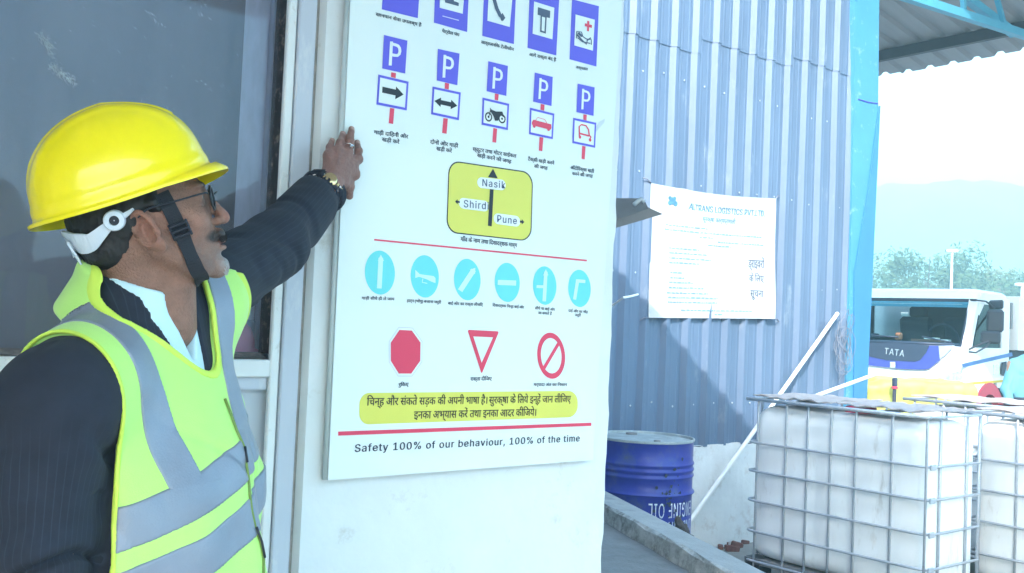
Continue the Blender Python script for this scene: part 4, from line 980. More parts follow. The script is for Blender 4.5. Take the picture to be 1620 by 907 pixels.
M_chr = mat('chrome_letters', (.62, .64, .7), .25, metal=.8)
M_cg = bpy.data.materials.new('clear_glass'); M_cg.use_nodes = True; k_ = M_cg.node_tree; k_.nodes.clear()
o_ = k_.nodes.new('ShaderNodeOutputMaterial'); m_ = k_.nodes.new('ShaderNodeMixShader'); t_ = k_.nodes.new('ShaderNodeBsdfTransparent'); g_ = k_.nodes.new('ShaderNodeBsdfGlossy'); f_ = k_.nodes.new('ShaderNodeFresnel')
t_.inputs[0].default_value = (.75, .88, .92, 1); g_.inputs[1].default_value = .02; f_.inputs[0].default_value = 1.4
k_.links.new(f_.outputs[0], m_.inputs[0]); k_.links.new(t_.outputs[0], m_.inputs[1]); k_.links.new(g_.outputs[0], m_.inputs[2]); k_.links.new(m_.outputs[0], o_.inputs[0])
zc = 1.45+.08      # ground-relative heights below are above the yard
zw0 = (TF(1450, 546).z)+.08; zw1 = (TF(1450, 477).z)+.08; zr = TF(1450, 459).z+.08+.06
CW = 2.02; CL = 1.62
def Tobox(q, a0, a1, b0, b1, z0, z1, mi=0, bev=0): q.obox(T((a0+a1)/2, (b0+b1)/2, (z0+z1)/2), W_d, S_, (abs(a1-a0), abs(b1-b0), abs(z1-z0)), mi, bev)
# body: lower cab loft, roof, pillars
q = MB()
prof = [(-.0, .42), (-.02, .75), (.0, 1.15), (.02, zw0-.06), (.07, zw0)]
prof_r = [(.36, zw1-.02), (.44, zw1+.05), (.56, zr-.05), (.8, zr), (CL-.1, zr), (CL, zr-.08)]
def sect(pr_, ins): return [(b+ins[0], z-ins[1]) for b, z in pr_]
na = 10; V = []; 
aa = [0, .03, .09, .2, .6, 1.42, 1.82, 1.93, 1.99, CW]; ii = [.10, .05, .02, .005, 0, 0, .005, .02, .05, .10]
for a, i_ in zip(aa, ii): V += [T(a, b+i_, z) for b, z in prof]
n = len(prof); q.add(V, [[k*n+j, k*n+j+1, (k+1)*n+j+1, (k+1)*n+j] for k in range(len(aa)-1) for j in range(n-1)])
V = []
for a, i_ in zip(aa, [.16, .06, .02, 0, 0, 0, 0, .02, .06, .16]): V += [T(a, b+i_*.6 if b < 1 else b-i_*.1, z-i_*.9) for b, z in prof_r]
n = len(prof_r); q.add(V, [[k*n+j, k*n+j+1, (k+1)*n+j+1, (k+1)*n+j] for k in range(len(aa)-1) for j in range(n-1)])
o = q.build('cab_front', M_tw, truck, smooth=True); sharp(o, 40)
q = MB(); Tobox(q, .02, CW-.02, .36, CL-.02, zw1+.03, zw1+.06); o = q.build('cab_headliner', M_int, truck)
for a0, a1 in ((.005, .10), (CW-.10, CW-.005)):
    q = MB()
    q.add([T(a0, .14, zw0-.02), T(a1, .10, zw0-.02), T(a1, .36, zw1+.06), T(a0, .42, zw1+.06), T(a0, .24, zw0-.02), T(a1, .20, zw0-.02), T(a1, .46, zw1+.06), T(a0, .52, zw1+.06)], [[0, 1, 2, 3], [4, 7, 6, 5], [0, 3, 7, 4], [1, 5, 6, 2], [0, 4, 5, 1], [3, 2, 6, 7]])
    o = q.build('windscreen_pillar', M_tw, truck); fixn(o)
# sides with window opening: near side traced
def side(a, sgn, nm):
    q = MB(); th = W_d*(.03*sgn)
    for poly in ([(.06, .55), (.60, .55), (.60, zw0+.0), (.10, zw0+.0)], [(.60, .95), (1.18, 1.02), (1.18, zw0), (.60, zw0)], [(1.18, .95), (CL, .9), (CL, zw0), (1.18, zw0)], [(1.34, zw0), (CL, zw0), (CL, zr-.1), (1.34, zr-.1)], [(.50, zw1+.0), (1.34, zw1+.0), (1.34, zr-.06), (.58, zr-.06)]):
        q.poly([T(a, b, z) for b, z in poly], th)
    o = q.build(nm, M_tw, truck); fixn(o); return o
dn = side(.0, 1, 'cab_side'); side(CW, -1, 'cab_side')
q = MB(); q.poly([T(.02, .34, zw0), T(.02, 1.34, zw0), T(.02, 1.34, zw1), T(.02, .58, zw1)], W_d*.004); o = q.build('side_glass', M_cg, truck); fixn(o)
q = MB(); q.poly([T(.10, .11, zw0), T(CW-.10, .11, zw0), T(CW-.10, .38, zw1+.03), T(.10, .38, zw1+.03)], S_*.005); o = q.build('windscreen', M_cg, truck); fixn(o)
q = MB(); q.poly([T(.10, .355, zw1-.06), T(CW-.10, .355, zw1-.06), T(CW-.10, .385, zw1+.035), T(.10, .385, zw1+.035)], S_*-.003); q.build('windscreen_sunband', mat('sunband_tint', (.22, .55, .75), .3, spec=.6), truck)
for e in (((.10, .10, zw0+.0), (CW-.10, .10, zw0+.0)), ((.10, .10, zw0), (.10, .37, zw1+.03)), ((CW-.10, .10, zw0), (CW-.10, .37, zw1+.03)), ((.1, .37, zw1+.03), (CW-.1, .37, zw1+.03))):
    q = MB(); q.tube([T(*e[0]), T(*e[1])], .014, 6); q.build('windscreen_seal', M_tk, truck, smooth=True)
# interior: rear wall, seats, dashboard, wheel, papers
q = MB(); Tobox(q, .04, 1.34, CL-.06, CL-.03, .6, zw1+.02); Tobox(q, 1.34, CW-.04, CL-.06, CL-.03, .6, zw0+.12); q.build('cab_back_wall', M_int, truck)
q = MB(); Tobox(q, .04, CW-.04, .12, 1.5, .56, .62); q.build('cab_floor', M_int, truck)
q = MB(); Tobox(q, CW-.07, CW-.05, .75, 1.5, zw0-.3, zw1); Tobox(q, .05, .75, 1.0, 1.04, zw0, zw1-.05); q.build('dark_cab_panel', M_int, truck)  # dark panels added so the cab looks unlit through its windows
for a0 in (.22, .85):
    q = MB(); q.obox(T(a0+.22, 1.02, zw0+.10), W_d, S_+Vector((0, 0, .2)), (.46, .12, .62), 0, .04); q.obox(T(a0+.22, .80, zw0-.25), W_d, S_, (.48, .5, .14), 0, .04); q.obox(T(a0+.22, 1.06, zw0+.48), W_d, S_, (.26, .09, .16), 0, .03); q.build('seat', M_int, truck)
q = MB(); Tobox(q, .06, CW-.06, .16, .48, zw0-.2, zw0+.05, 0, .03); Tobox(q, 1.35, 1.75, .22, .45, zw0+.05, zw0+.14, 0, .03); q.build('dashboard', mat('dashboard_plastic', (.06, .08, .13), .7), truck)
q = MB(); c = T(.5, .55, zw0+.12); q.tube([c+W_d*(.2*math.cos(t*.4))+(Vector((0, 0, .9))-S_*.4).normalized()*(.2*math.sin(t*.4)) for t in range(16)], .014, 6, closed=True); q.build('steering_wheel', M_tk, truck, smooth=True)
q = MB(); Tobox(q, .35, .8, .18, .4, zw0+.051, zw0+.085); q.build('dash_tray', mat('brown_tray', (.18, .09, .07), .8), truck)
q = MB(); Tobox(q, .45, .62, .18, .3, zw0+.087, zw0+.11); Tobox(q, .30, .42, .2, .3, zw0+.055, zw0+.09); q.build('dash_paper', M_pipe, truck)
q = MB(); q.obox(T(.98, .2, zw0+.11), W_d, (0, 0, 1), (.10, .11, .06), 0, .02); q.build('dash_toy', mat('orange_brown_plastic', (.4, .16, .09), .6), truck)
q = MB(); q.poly([TF(1425.5, 494.5, .3), TF(1437, 494.5, .3), TF(1437, 500.5, .3), TF(1425.5, 500, .3)], S_*.003); q.build('window_sticker', M_pipe, truck)
def tshape(name, pts, m, off, pf=TF, par=None):
    q = MB(); q.poly([pf(x, y, off) for x, y in pts], (S_ if pf is TF else W_d)*.012, 0); o = q.build(name, m, par or truck); fixn(o); return o
c2 = lambda L_: [(1365+x/5.335, 450+y/5.335) for x, y in L_]
tshape('nose_panel', c2([(20, 488), (640, 520), (655, 560), (650, 640), (560, 712), (520, 720), (330, 715), (20, 680)]), M_tb, -.045)
gp_ = tshape('grille', c2([(20, 470), (50, 478), (560, 516), (530, 580), (480, 640), (440, 652), (200, 640), (60, 610), (20, 570)]), M_tk, -.056)
tshape('nose_panel', c2([(640, 520), (775, 515), (700, 590), (650, 630)]), mat('pale_panel', (.42, .50, .68), .35), -.05)
text_on('TATA', TF(*c2([(180, 588)])[0], -.075), TF(*c2([(348, 611)])[0], -.075), .085, M_chr, 'lettering', truck, nrm=-S_, bold=.03, spacing=1.1)
tshape('front_emblem', c2([(230, 655), (272, 655), (272, 705), (230, 705)]), mat('green_white_emblem', (.5, .6, .5), .6, var=.5, vs=60), -.066)
tshape('headlight', c2([(648, 792), (700, 765), (838, 722), (835, 815), (720, 806)]), mat('headlight_glass', (.42, .50, .6), .15, coat=.6, var=.35, vs=30), -.085)
for ln_ in ([(20, 478), (760, 508)],):
    p_ = c2(ln_); q = MB(); q.tube([TF(p_[0][0], p_[0][1], -.05), TF(p_[1][0], p_[1][1], -.02)], .02, 6); q.build('wiper_cowl', M_tk, truck, smooth=True)
for (x0, y0, x1, y1) in ((80, 430, 300, 445), (500, 440, 750, 490)):
    p_ = c2([(x0, y0), (x1, y1)]); q = MB(); q.tube([TF(p_[0][0], p_[0][1], .06), TF(p_[1][0], p_[1][1], .06)], .012, 5); q.build('wiper', M_tk, truck, smooth=True)
q = MB(); Tobox(q, -.01, CW+.01, -.09, .25, .38, .78, 0, .05); q.build('bumper', M_tw, truck)
s2 = lambda L_: [(1500+x/4.317, 450+y/4.317) for x, y in L_]
tshape('door_stripe', s2([(100, 543), (437, 466), (440, 490), (105, 567)]), M_sb, -.008, TS)
tshape('door_stripe', s2([(130, 672), (388, 652), (388, 668), (132, 686)]), M_sy, -.008, TS)
tshape('door_notice', s2([(312, 550), (352, 546), (352, 620), (314, 622)]), mat('pale_notice', (.7, .76, .55), .6, var=.3, vs=50), -.008, TS)
tshape('door_handle', s2([(372, 535), (400, 527), (398, 620), (380, 626), (364, 610)]), M_steel, -.03, TS)
# wheel arch and wheels
M_arch = mat('red_arch_paint', (.40, .03, .06), .45)
wb = .86; 
q = MB(); c = T(0, wb, .42)
def arc(r_, a0, a1, n_): return [c+S_*(r_*math.cos(a0+(a1-a0)*i/n_))+Vector((0, 0, r_*math.sin(a0+(a1-a0)*i/n_))) for i in range(n_+1)]
o_out = arc(.60, 0, math.pi, 16); o_in = arc(.44, 0, math.pi, 16)
V = [p-W_d*.02 for p in o_out]+[p-W_d*.02 for p in o_in]+[p+W_d*.06 for p in o_out]+[p+W_d*.3 for p in o_in]; n = 17
q.add(V, [[i, i+1, n+i+1, n+i] for i in range(16)]+[[i, 2*n+i, 2*n+i+1, i+1] for i in range(16)]+[[n+i, n+i+1, 3*n+i+1, 3*n+i] for i in range(16)]); q.build('wheel_arch', M_arch, truck)
def wheel(a, b):
    q = MB(); q.lathe([(.20, .0), (.24, -.02), (.37, -.02), (.41, .02), (.41, .2), (.37, .24), (.2, .22)], T(a, b, .41), W_d, 28); w_ = q.build('wheel', M_tyre, truck, auto=40)
    q = MB(); q.lathe([(.001, .04), (.09, .035), (.11, .0), (.13, .05), (.2, .06), (.22, .0), (.235, -.022)], T(a, b, .41), W_d, 28); q.build('rim', M_metal, w_, auto=40)
wheel(.04, wb); wheel(CW-.26, wb); wheel(.04, 3.9); wheel(CW-.26, 3.9)
q = MB(); Tobox(q, .25, .40, .1, 5.4, .5, .68); Tobox(q, 1.6, 1.75, .1, 5.4, .5, .68); q.build('chassis', M_steel, truck)
zb0 = TS(1612, 549).z+.08-.05
q = MB(); Tobox(q, -.06, CW+.06, CL+.18, 5.6, zb0, zb0+.05); Tobox(q, -.06, CW+.06, CL+.18, CL+.24, zb0+.05, zr-.05); Tobox(q, -.06, -.02, CL+.24, 5.6, zb0+.05, zr-.05); Tobox(q, CW+.02, CW+.06, CL+.24, 5.6, zb0+.05, zr-.05); q.build('cargo_box', M_tw, truck)
q = MB(); Tobox(q, .0, .18, CL+.05, CL+.12, zb0+.3, zr-.15); q.build('air_intake', M_greymetal, truck)
q = MB(); Tobox(q, .1, CW-.1, CL+.3, 5.5, .70, zb0-.01); q.build('cargo_underframe', M_steel, truck)
# mirrors
def mir(px, py, w, h, a, ang=0):
    c = TS(px, py, a); q = MB(); q.obox(c, (W_d*-1+S_*.35), Vector((0, 0, 1)), (w, h, .07), 0, .03); return q.build('mirror', M_steel, truck)
mir(1574.5, 508, .21, .30, -.20); mir(1567, 534, .24, .17, -.20)
q = MB(); q.obox(TS(1576, 482, -.15), W_d+S_*.8, Vector((0, 0, 1)), (.3, .12, .05), 0, .02); q.build('mirror', M_steel, truck)
for pts in ([(1533, 557), (1544, 558), (1560, 549), (1566, 542)], [(1533, 553), (1550, 545), (1564, 540)], [(1537, 474), (1560, 477), (1574, 488)], [(1574, 495), (1571, 530)]):
    q = MB(); q.tube([TS(x, y, -.02-.18*min(1, i/2)) for i, (x, y) in enumerate(pts)], .012, 6); q.build('mirror_arm', M_steel, truck, smooth=True)
# ------------------------------------------------------------------ yellow plastic covered crate in front of the truck
M_tarp = mat('pale_yellow_sheet', (.52, .52, .13), .5, var=.15, vs=2.5, bump=.15, bs=8, dirt=(.36, .32, .01), dirt_amt=.4, ds=2)
yc = P(1445, 640, 8.6); ybz = -.072
def f_tarp(p):
    l = np.stack([(p-A_(*yc))@A_(*Rh), (p-A_(*yc))@A_(*Dh), p[:, 2]], 1)
    top = 1.45+(547-603)/FPX*8.6
    d = s_box(l, (0.0, 0, top/2-.04), (.41, .33, top/2+.03), .06)
    d = smin(d, s_box(l, (-.33, .0, top/2-.06), (.18, .3, top/2+.02), .05), .05)
    return (d+.012*folds(l, 7, (1, 1, .5))+.006*vnoise(l*20))*.8
V, F = sdf_mesh(f_tarp, (yc.x-.9, yc.y-.9, -.1), (yc.x+.9, yc.y+.9, 1.5), .018)
V[:, 2] = np.maximum(V[:, 2], -.07)
tag(link_mesh('covered_crate', V, F, M_tarp, smooth=True, loc=(yc.x, yc.y, ybz)), 'crate under a pale yellow plastic sheet in front of the truck nose', 'crate')
pp = P(1415.5, 608, 8.15); t = thing('marker_lamp', (pp.x, pp.y, ybz), 'small black and red marker lamp on a post before the yellow sheeted crate', 'marker')
q = MB(); q.tube([(pp.x, pp.y, ybz), (pp.x, pp.y, pp.z-.03)], .015, 8); q.build('post', M_steel, t, smooth=True)
q = MB(); q.obox((pp.x, pp.y, pp.z+.015), Rh, Dh, (.04, .04, .075), 0, .01); q.build('lamp_case', M_tk, t)
q = MB(); q.obox((pp.x, pp.y, pp.z-.028), Rh, Dh, (.042, .042, .02), 0, .004); q.build('lamp_lens', M_red, t)
# ------------------------------------------------------------------ worker by the truck, mostly outside the picture
wk_ = w2(0, 0, 0); wd = 11.4; wp = wpos(1628, wd); wp.z = -.08
worker = thing('person', wp, 'person in light blue shirt beside the truck wheel, cut off by the right edge', 'person')
def wl(p): q_ = p-A_(*wp); return np.stack([q_@A_(*Rh), q_@A_(*Dh), q_[:, 2]], 1)
def f_wb(p):
    l = wl(p); d = s_ell(l, (.30, -.10, 1.42), (.10, .10, .12)); d = smin(d, s_cap(l, (.06, 0, 1.32), (.24, -.07, 1.40), .055), .04)
    for s in (-1, 1):
        d = smin(d, s_cap(l, (s*.09, 0, .9), (s*.11, 0, .1), .075, .045), .03); d = smin(d, s_cap(l, (s*.2, 0, 1.33), (s*.25, -.02, 1.05), .042, .036), .03)
        d = smin(d, s_cap(l, (s*.25, -.02, 1.05), (s*.245, -.10, .82), .036, .026), .02); d = smin(d, s_ell(l, (s*.245, -.12, .76), (.022, .035, .055)), .02)
        for k in range(4): d = smin(d, s_cap(l, (s*.245, -.10-.016*k, .74), (s*.24, -.11-.018*k, .66+.01*abs(k-1.5)), .009, .007), .006)
        d = smin(d, s_cap(l, (s*.235, -.16, .78), (s*.22, -.18, .71), .010, .008), .008)
    d = smin(d, s_ell(l, (0, 0, 1.15), (.15, .10, .26)), .05)
    return d
V, F = sdf_mesh(f_wb, (wp.x-.5, wp.y-.5, -.1), (wp.x+.5, wp.y+.5, 1.75), .011)
M_skin2 = mat('brown_skin', (.30, .16, .11), .55, var=.08); link_mesh('body', V, F, M_skin2, worker, smooth=True)
def f_ws(p):
    l = wl(p); d = s_ell(l, (0, 0, 1.13), (.20, .14, .34)); d = smax(d, .86-l[:, 2], .02)
    for s in (-1, 1): d = smin(d, s_cap(l, (s*.17, 0, 1.32), (s*.25, -.01, 1.05), .075, .06), .05); d = smin(d, s_cap(l, (s*.25, -.01, 1.05), (s*.25, -.08, .90), .058, .048), .02)
    d = smin(d, s_cap(l, (.03, 0, 1.34), (.12, -.02, 1.37), .07), .04)
    return (d+.010*folds(l, 9, (1, 1, .6)))*.8
V, F = sdf_mesh(f_ws, (wp.x-.5, wp.y-.5, .6), (wp.x+.5, wp.y+.5, 1.55), .011); link_mesh('shirt', V, F, mat('light_blue_shirt', (.14, .36, .46), .8, var=.06), worker, smooth=True)
def f_wt(p):
    l = wl(p); d = s_ell(l, (0, 0, .92), (.17, .13, .14))
    for s in (-1, 1): d = smin(d, s_cap(l, (s*.09, 0, .88), (s*.11, 0, .03), .10, .065), .03)
    return (d+.008*folds(l, 8, (1, 1, .5)))*.8
V, F = sdf_mesh(f_wt, (wp.x-.5, wp.y-.5, -.1), (wp.x+.5, wp.y+.5, 1.2), .013); V[:, 2] = np.maximum(V[:, 2], -.05); link_mesh('trousers', V, F, mat('dark_trousers', (.03, .035, .06), .85), worker, smooth=True)
V, F = sdf_mesh(lambda p: smin(s_ell(wl(p), (.29, -.09, 1.47), (.105, .107, .10)), 9+0*p[:, 0], .01), (wp.x-.5, wp.y-.5, 1.3), (wp.x+.5, wp.y+.5, 1.7), .01); link_mesh('hair', V, F, mat('black_hair', (.015, .014, .015), .6), worker, smooth=True)
for s in (-1, 1):
    q = MB(); c = wp+Rh*(s*.11)-Dh*.05; q.obox((c.x, c.y, -.035), Rh, Dh, (.10, .27, .085), 0, .03); q.build('shoe', M_tyre, worker)
# ------------------------------------------------------------------ the man in the yellow helmet and hi-vis vest
def C3(r, d, u):          # camera-heading coordinates (u measured from the camera's height, tilt included) -> world
    return CAM+cr*r+cu*u+fw*d
BO = C3(-.575, 1.56, 0); BO.z = 0
man = thing('person', (BO.x, BO.y, .03), 'man in yellow hard hat and hi-vis vest over a dark suit touching the sign board', 'person')
FH = math.radians(-55.8)
Fv = np.array([math.cos(FH), math.sin(FH), 0]); Lv = np.array([-math.sin(FH), math.cos(FH), 0])
Bo = np.array([BO.x, BO.y, CAM_Z])
RB = np.stack([Fv, Lv, [0, 0, 1]], 1).astype(np.float32)
def tb(p): return (p-Bo.astype(np.float32))@RB
def tbp(v): return np.array(v)-Bo
def loc(v): return tuple(((np.array(v)-Bo)@RB).tolist())
JS = {'Rsh': P(90, 642, 1.36), 'Lsh': P(310, 466, 1.74)}
JS['Rel'] = P(62, 968, 1.33); JS['Rwr'] = P(150, 1230, 1.26)
JS['Lel'] = P(432, 392, 2.0); JS['Lwr'] = P(513, 301, 2.245)
LJ = {k: loc(v) for k, v in JS.items()}
ZT = np.array([-.80, -.66, -.5, -.4, -.3, -.2, -.12, -.07, -.03, .0, .06])
CXT = np.array([.01, .02, .035, .03, .02, .008, -.005, -.012, -.012, -.010, -.0])
AT = np.array([.165, .155, .150, .142, .132, .120, .102, .092, .080, .065, .055])
BT = np.array([.195, .185, .172, .172, .176, .174, .158, .130, .095, .065, .055])
def shear(p): return np.clip((p[:, 2]+.75)/.35, 0, 1)
def f_torso(p):
    """p local: x front, y left, z up from camera height"""
    z = p[:, 2]-.33*p[:, 1]*shear(p)
    cx = np.interp(z, ZT, CXT); a = np.interp(z, ZT, AT); b = np.interp(z, ZT, BT)
    k = np.sqrt(((p[:, 0]-cx)/a)**2+(p[:, 1]/b)**2+1e-9)
    d = (k-1)*np.minimum(a, b)
    d = np.maximum(d, z-.03)
    q = np.stack([p[:, 0], p[:, 1], z], 1)
    for s in (-1, 1):
        d = smin(d, s_cap(q, (-.012, s*.04, -.015), (.0, s*.155, -.062), .034, .052), .05)
    rs_ = LJ['Rsh']; ls_ = LJ['Lsh']
    d = smin(d, s_cap(p, rs_, (rs_[0]-.01, rs_[1]+.06, rs_[2]+.02), .068, .07), .05)
    d = smin(d, s_cap(p, ls_, (ls_[0]-.01, ls_[1]-.06, ls_[2]-.01), .07, .072), .05)
    return d
def f_arm(p, s, gr=0):
    a, b, c = (LJ[s+'sh'], LJ[s+'el'], LJ[s+'wr'])
    d = s_cap(p, a, b, .080+gr, .067+gr); return smin(d, s_cap(p, b, c, .067+gr, .055+gr), .03)
nk = (-.035+.03, 0, .0)      # neck axis foot
def neck_open(p, R0, vb, rv, tilt=.0):
    """opening round the neck that runs down to a V"""
    return s_cap(p, (.0, .0, .05), vb, R0, rv)

# ---- jacket
def arm_coord(p, s):
    a, b, c = [A_(*LJ[s+k]) for k in ('sh', 'el', 'wr')]
    out = None
    for (u, v, r0) in ((a, b, 0), (b, c, .27)):
        ab = v-u; L_ = np.linalg.norm(ab); t = np.clip(((p-u)@ab)/(L_*L_), 0, 1); q = p-u-t[:, None]*ab; dist = np.linalg.norm(q, axis=1)
        ax = ab/L_; ref = np.array([0, 0, 1.])-ax*ax[2] if abs(ax[2]) < .9 else np.array([1., 0, 0])-ax*ax[0]; ref /= np.linalg.norm(ref); o3 = np.cross(ax, ref)
        ang = np.arctan2(q@o3, q@ref); al = r0+t*L_
        if out is None: out = (dist, ang, al)
        else:
            m = dist < out[0]; out = tuple(np.where(m, n_, o_) for n_, o_ in zip((dist, ang, al), out))
    return out
def f_jacket(p):
    d = f_torso(p)-.006
    for s in ('R', 'L'):
        da = f_arm(p, s)
        dist, ang, al = arm_coord(p, s)
        # creases running round the sleeve
        q = np.stack([al*1.0, np.cos(ang)*.05, np.sin(ang)*.05], 1)
        q[:, 0] += .5*q[:, 1]; w1 = folds(q, 9, (1.2, 1.6, 1.6)); w2_ = vnoise(q*A_(26, 40, 40))+.6*folds(q+3, 22, (1.0, 1.0, 1.0))
        amt = np.where(al < .05, .007, .013) if s == 'R' else np.interp(al, [0, .15, .28, .5], [.007, .0035, .0028, .001])
        da = da+amt*(1.0 if s == 'R' else .6)*w1+amt*.35*w2_-(.018 if s == 'R' else .005)*crease(q*A_(1.5, 1, 1)+(5 if s == 'R' else 2), 8, .12)*np.clip(al/.05, 0, 1)
        # cuff end
        c = A_(*LJ[s+'wr']); b = A_(*LJ[s+'el']); ax = (c-b)/np.linalg.norm(c-b)
        da = smax(da, (p-c)@ax, .004)
        inner = s_cap(p, c-ax*.06, c+ax*.02, .047, .051); da = smax(da, -inner, .004)
        d = smin(d, da, .035)
    z = p[:, 2]
    d = d+.004*folds(p, 7, (1, 1, .4))*(z < -.25)
    d = smax(d, -.82-z, .01)
    # turned collar round the neck, open to a V in front
    q = p-A_(-.022, 0, .012); q = np.stack([q[:, 0]*.94-q[:, 2]*.34, q[:, 1], q[:, 0]*.34+q[:, 2]*.94], 1)
    rr = np.sqrt(q[:, 0]**2+q[:, 1]**2)-.074-.12*np.clip(-q[:, 2]+.01, 0, .06)
    ring = np.sqrt((rr-.012*np.clip(-q[:, 2]/.03, -1, 1))**2+(np.maximum(np.abs(q[:, 2]+.004)-.032, 0))**2)-.006
    d = smin(d, ring, .012)
    op = s_cap(p, (.022, 0, .04), (.155, .030, -.17), .058, .008)
    d = smax(d, -op, .006)
    return d*.75
V, F = sdf_mesh(lambda p: f_jacket(tb(p)), (BO.x-.62, BO.y-.62, .62), (BO.x+.75, BO.y+.75, 1.85), .0055)
pl = tb(V.astype(np.float32))
sc_ = pl[:, 1]*1.0+pl[:, 0]*.25; sfd = np.ones(len(pl))
for s in ('R', 'L'):
    dist, ang, al = arm_coord(pl, s); m = (f_arm(pl, s) < .02) & (np.abs(pl[:, 1]) > .11); sc_ = np.where(m, ang*.07, sc_); sfd = np.where(m, np.clip((al-.005)/.09, 0, 1), sfd)
Mj = mat('pinstripe_suit', (.015, .020, .037), .9, var=.2, vs=30, bump=.12, bs=900, sheen=.02)
n = Mj.node_tree; bs_ = n.nodes['Principled BSDF']; src_ = bs_.inputs['Base Color'].links[0].from_socket
at = n.nodes.new('ShaderNodeAttribute'); at.attribute_name = 'stripe'; ml = n.nodes.new('ShaderNodeMath'); ml.operation = 'MULTIPLY'; ml.inputs[1].default_value = 95
fr_ = n.nodes.new('ShaderNodeMath'); fr_.operation = 'FRACT'; lt = n.nodes.new('ShaderNodeMapRange'); lt.inputs[1].default_value = .16; lt.inputs[2].default_value = .02; lt.inputs[4].default_value = .22
mxx = n.nodes.new('ShaderNodeMix'); mxx.data_type = 'RGBA'; mxx.inputs[7].default_value = (.07, .10, .16, 1)
n.links.new(at.outputs['Fac'], ml.inputs[0]); n.links.new(ml.outputs[0], fr_.inputs[0]); n.links.new(fr_.outputs[0], lt.inputs[0]); sa_ = n.nodes.new('ShaderNodeAttribute'); sa_.attribute_name = 'sfade'; sm_ = n.nodes.new('ShaderNodeMath'); sm_.operation = 'MULTIPLY'; n.links.new(lt.outputs[0], sm_.inputs[0]); n.links.new(sa_.outputs['Fac'], sm_.inputs[1]); n.links.new(sm_.outputs[0], mxx.inputs[0]); n.links.new(src_, mxx.inputs[6]); n.links.new(mxx.outputs[2], bs_.inputs['Base Color'])
link_mesh('jacket', V, F, Mj, man, smooth=True, attrs={'stripe': sc_+1.0, 'sfade': sfd})

# ---- hi-vis vest: a thin loose shell over the jacket
def vest_wave(p):
    z = p[:, 2]; lo = np.clip((-.10-z)/.15, 0, 1)
    w = .010*(folds(p, 6.5, (1, 1, .55))-.7)*lo+.005*(vnoise(p*14)-.6)*(.3+lo)+.0035*(folds(p+5, 15, (1, 1, .7))-.5)*lo-.005*crease(p*A_(1, 1, .8)+3, 7, .07)*lo-.005*lo
    return w
def coll_ring(p, g=0.0):
    q = p-A_(-.022, 0, .012); q = np.stack([q[:, 0]*.94-q[:, 2]*.34, q[:, 1], q[:, 0]*.34+q[:, 2]*.94], 1)
    rr = np.sqrt(q[:, 0]**2+q[:, 1]**2)-.080-.22*np.clip(-q[:, 2]+.01, 0, .06)
    return np.sqrt(rr*rr+(np.maximum(np.abs(q[:, 2]+.004)-.034, 0))**2)-.006-g
def f_vout(p): return smin(f_torso(p)+vest_wave(p), coll_ring(p, -.008), .02)
rsx = LJ['Rsh']
def arm_cut(p):
    q = np.stack([p[:, 0], 0*p[:, 1], p[:, 2]], 1)
    c1 = s_cap(q, (rsx[0]-.012, 0, rsx[2]-.012), (rsx[0]-.024, 0, rsx[2]-.20), .072, .076)
    c1 = np.maximum(c1-np.clip((-.145-p[:, 1])*1.3, 0, .06), p[:, 1]+.0)
    l = A_(*LJ['Lsh']); e = A_(*LJ['Lel']); ax = (e-l)/np.linalg.norm(e-l)
    c2_ = s_cap(p, l+ax*.055+A_(0, 0, -.01), l+ax*.5, .098, .13)
    return np.minimum(c1, c2_)
vneck = lambda p: s_cap(p, (.030, .0, .022), (.148, .052, -.082), .104, .030)
def f_vest(p, t0=-.002, t1=.0145, extra=0):
    d = f_vout(p); s_ = np.maximum(d-t1, t0-d)
    s_ = smax(s_, -(arm_cut(p)-extra), .002); s_ = smax(s_, -(vneck(p)-extra), .002)
    s_ = np.maximum(s_, -.70-p[:, 2]); s_ = np.maximum(s_, p[:, 2]-.075)
    return s_*.8
bb = ((BO.x-.36, BO.y-.36, .72), (BO.x+.36, BO.y+.36, 1.56))
V, F = sdf_mesh(lambda p: f_vest(tb(p)), *bb, .0034)
M_vest = mat('hi_vis_fabric', (.50, .84, .19), .7, var=.04, vs=8, bump=.15, bs=500, sheen=.3)
vest = link_mesh('vest', V, F, M_vest, man, smooth=True)
# bright piping along the arm and neck edges
def f_pipe(p):
    d = f_vout(p)-.013; ac = arm_cut(p); e = np.minimum(np.where((p[:, 1] < -.03) | (p[:, 1] > 0), np.abs(ac), .05), np.abs(vneck(p)))
    return np.maximum(np.sqrt(d*d+(np.maximum(e-.0025, 0))**2)-.0035, np.maximum(-.62-p[:, 2], p[:, 2]-.07))*.7
V, F = sdf_mesh(lambda p: f_pipe(tb(p)), *bb, .0028)
link_mesh('piping', V, F, mat('vest_piping', (.62, .82, .10), .6, var=.05), vest, smooth=True)
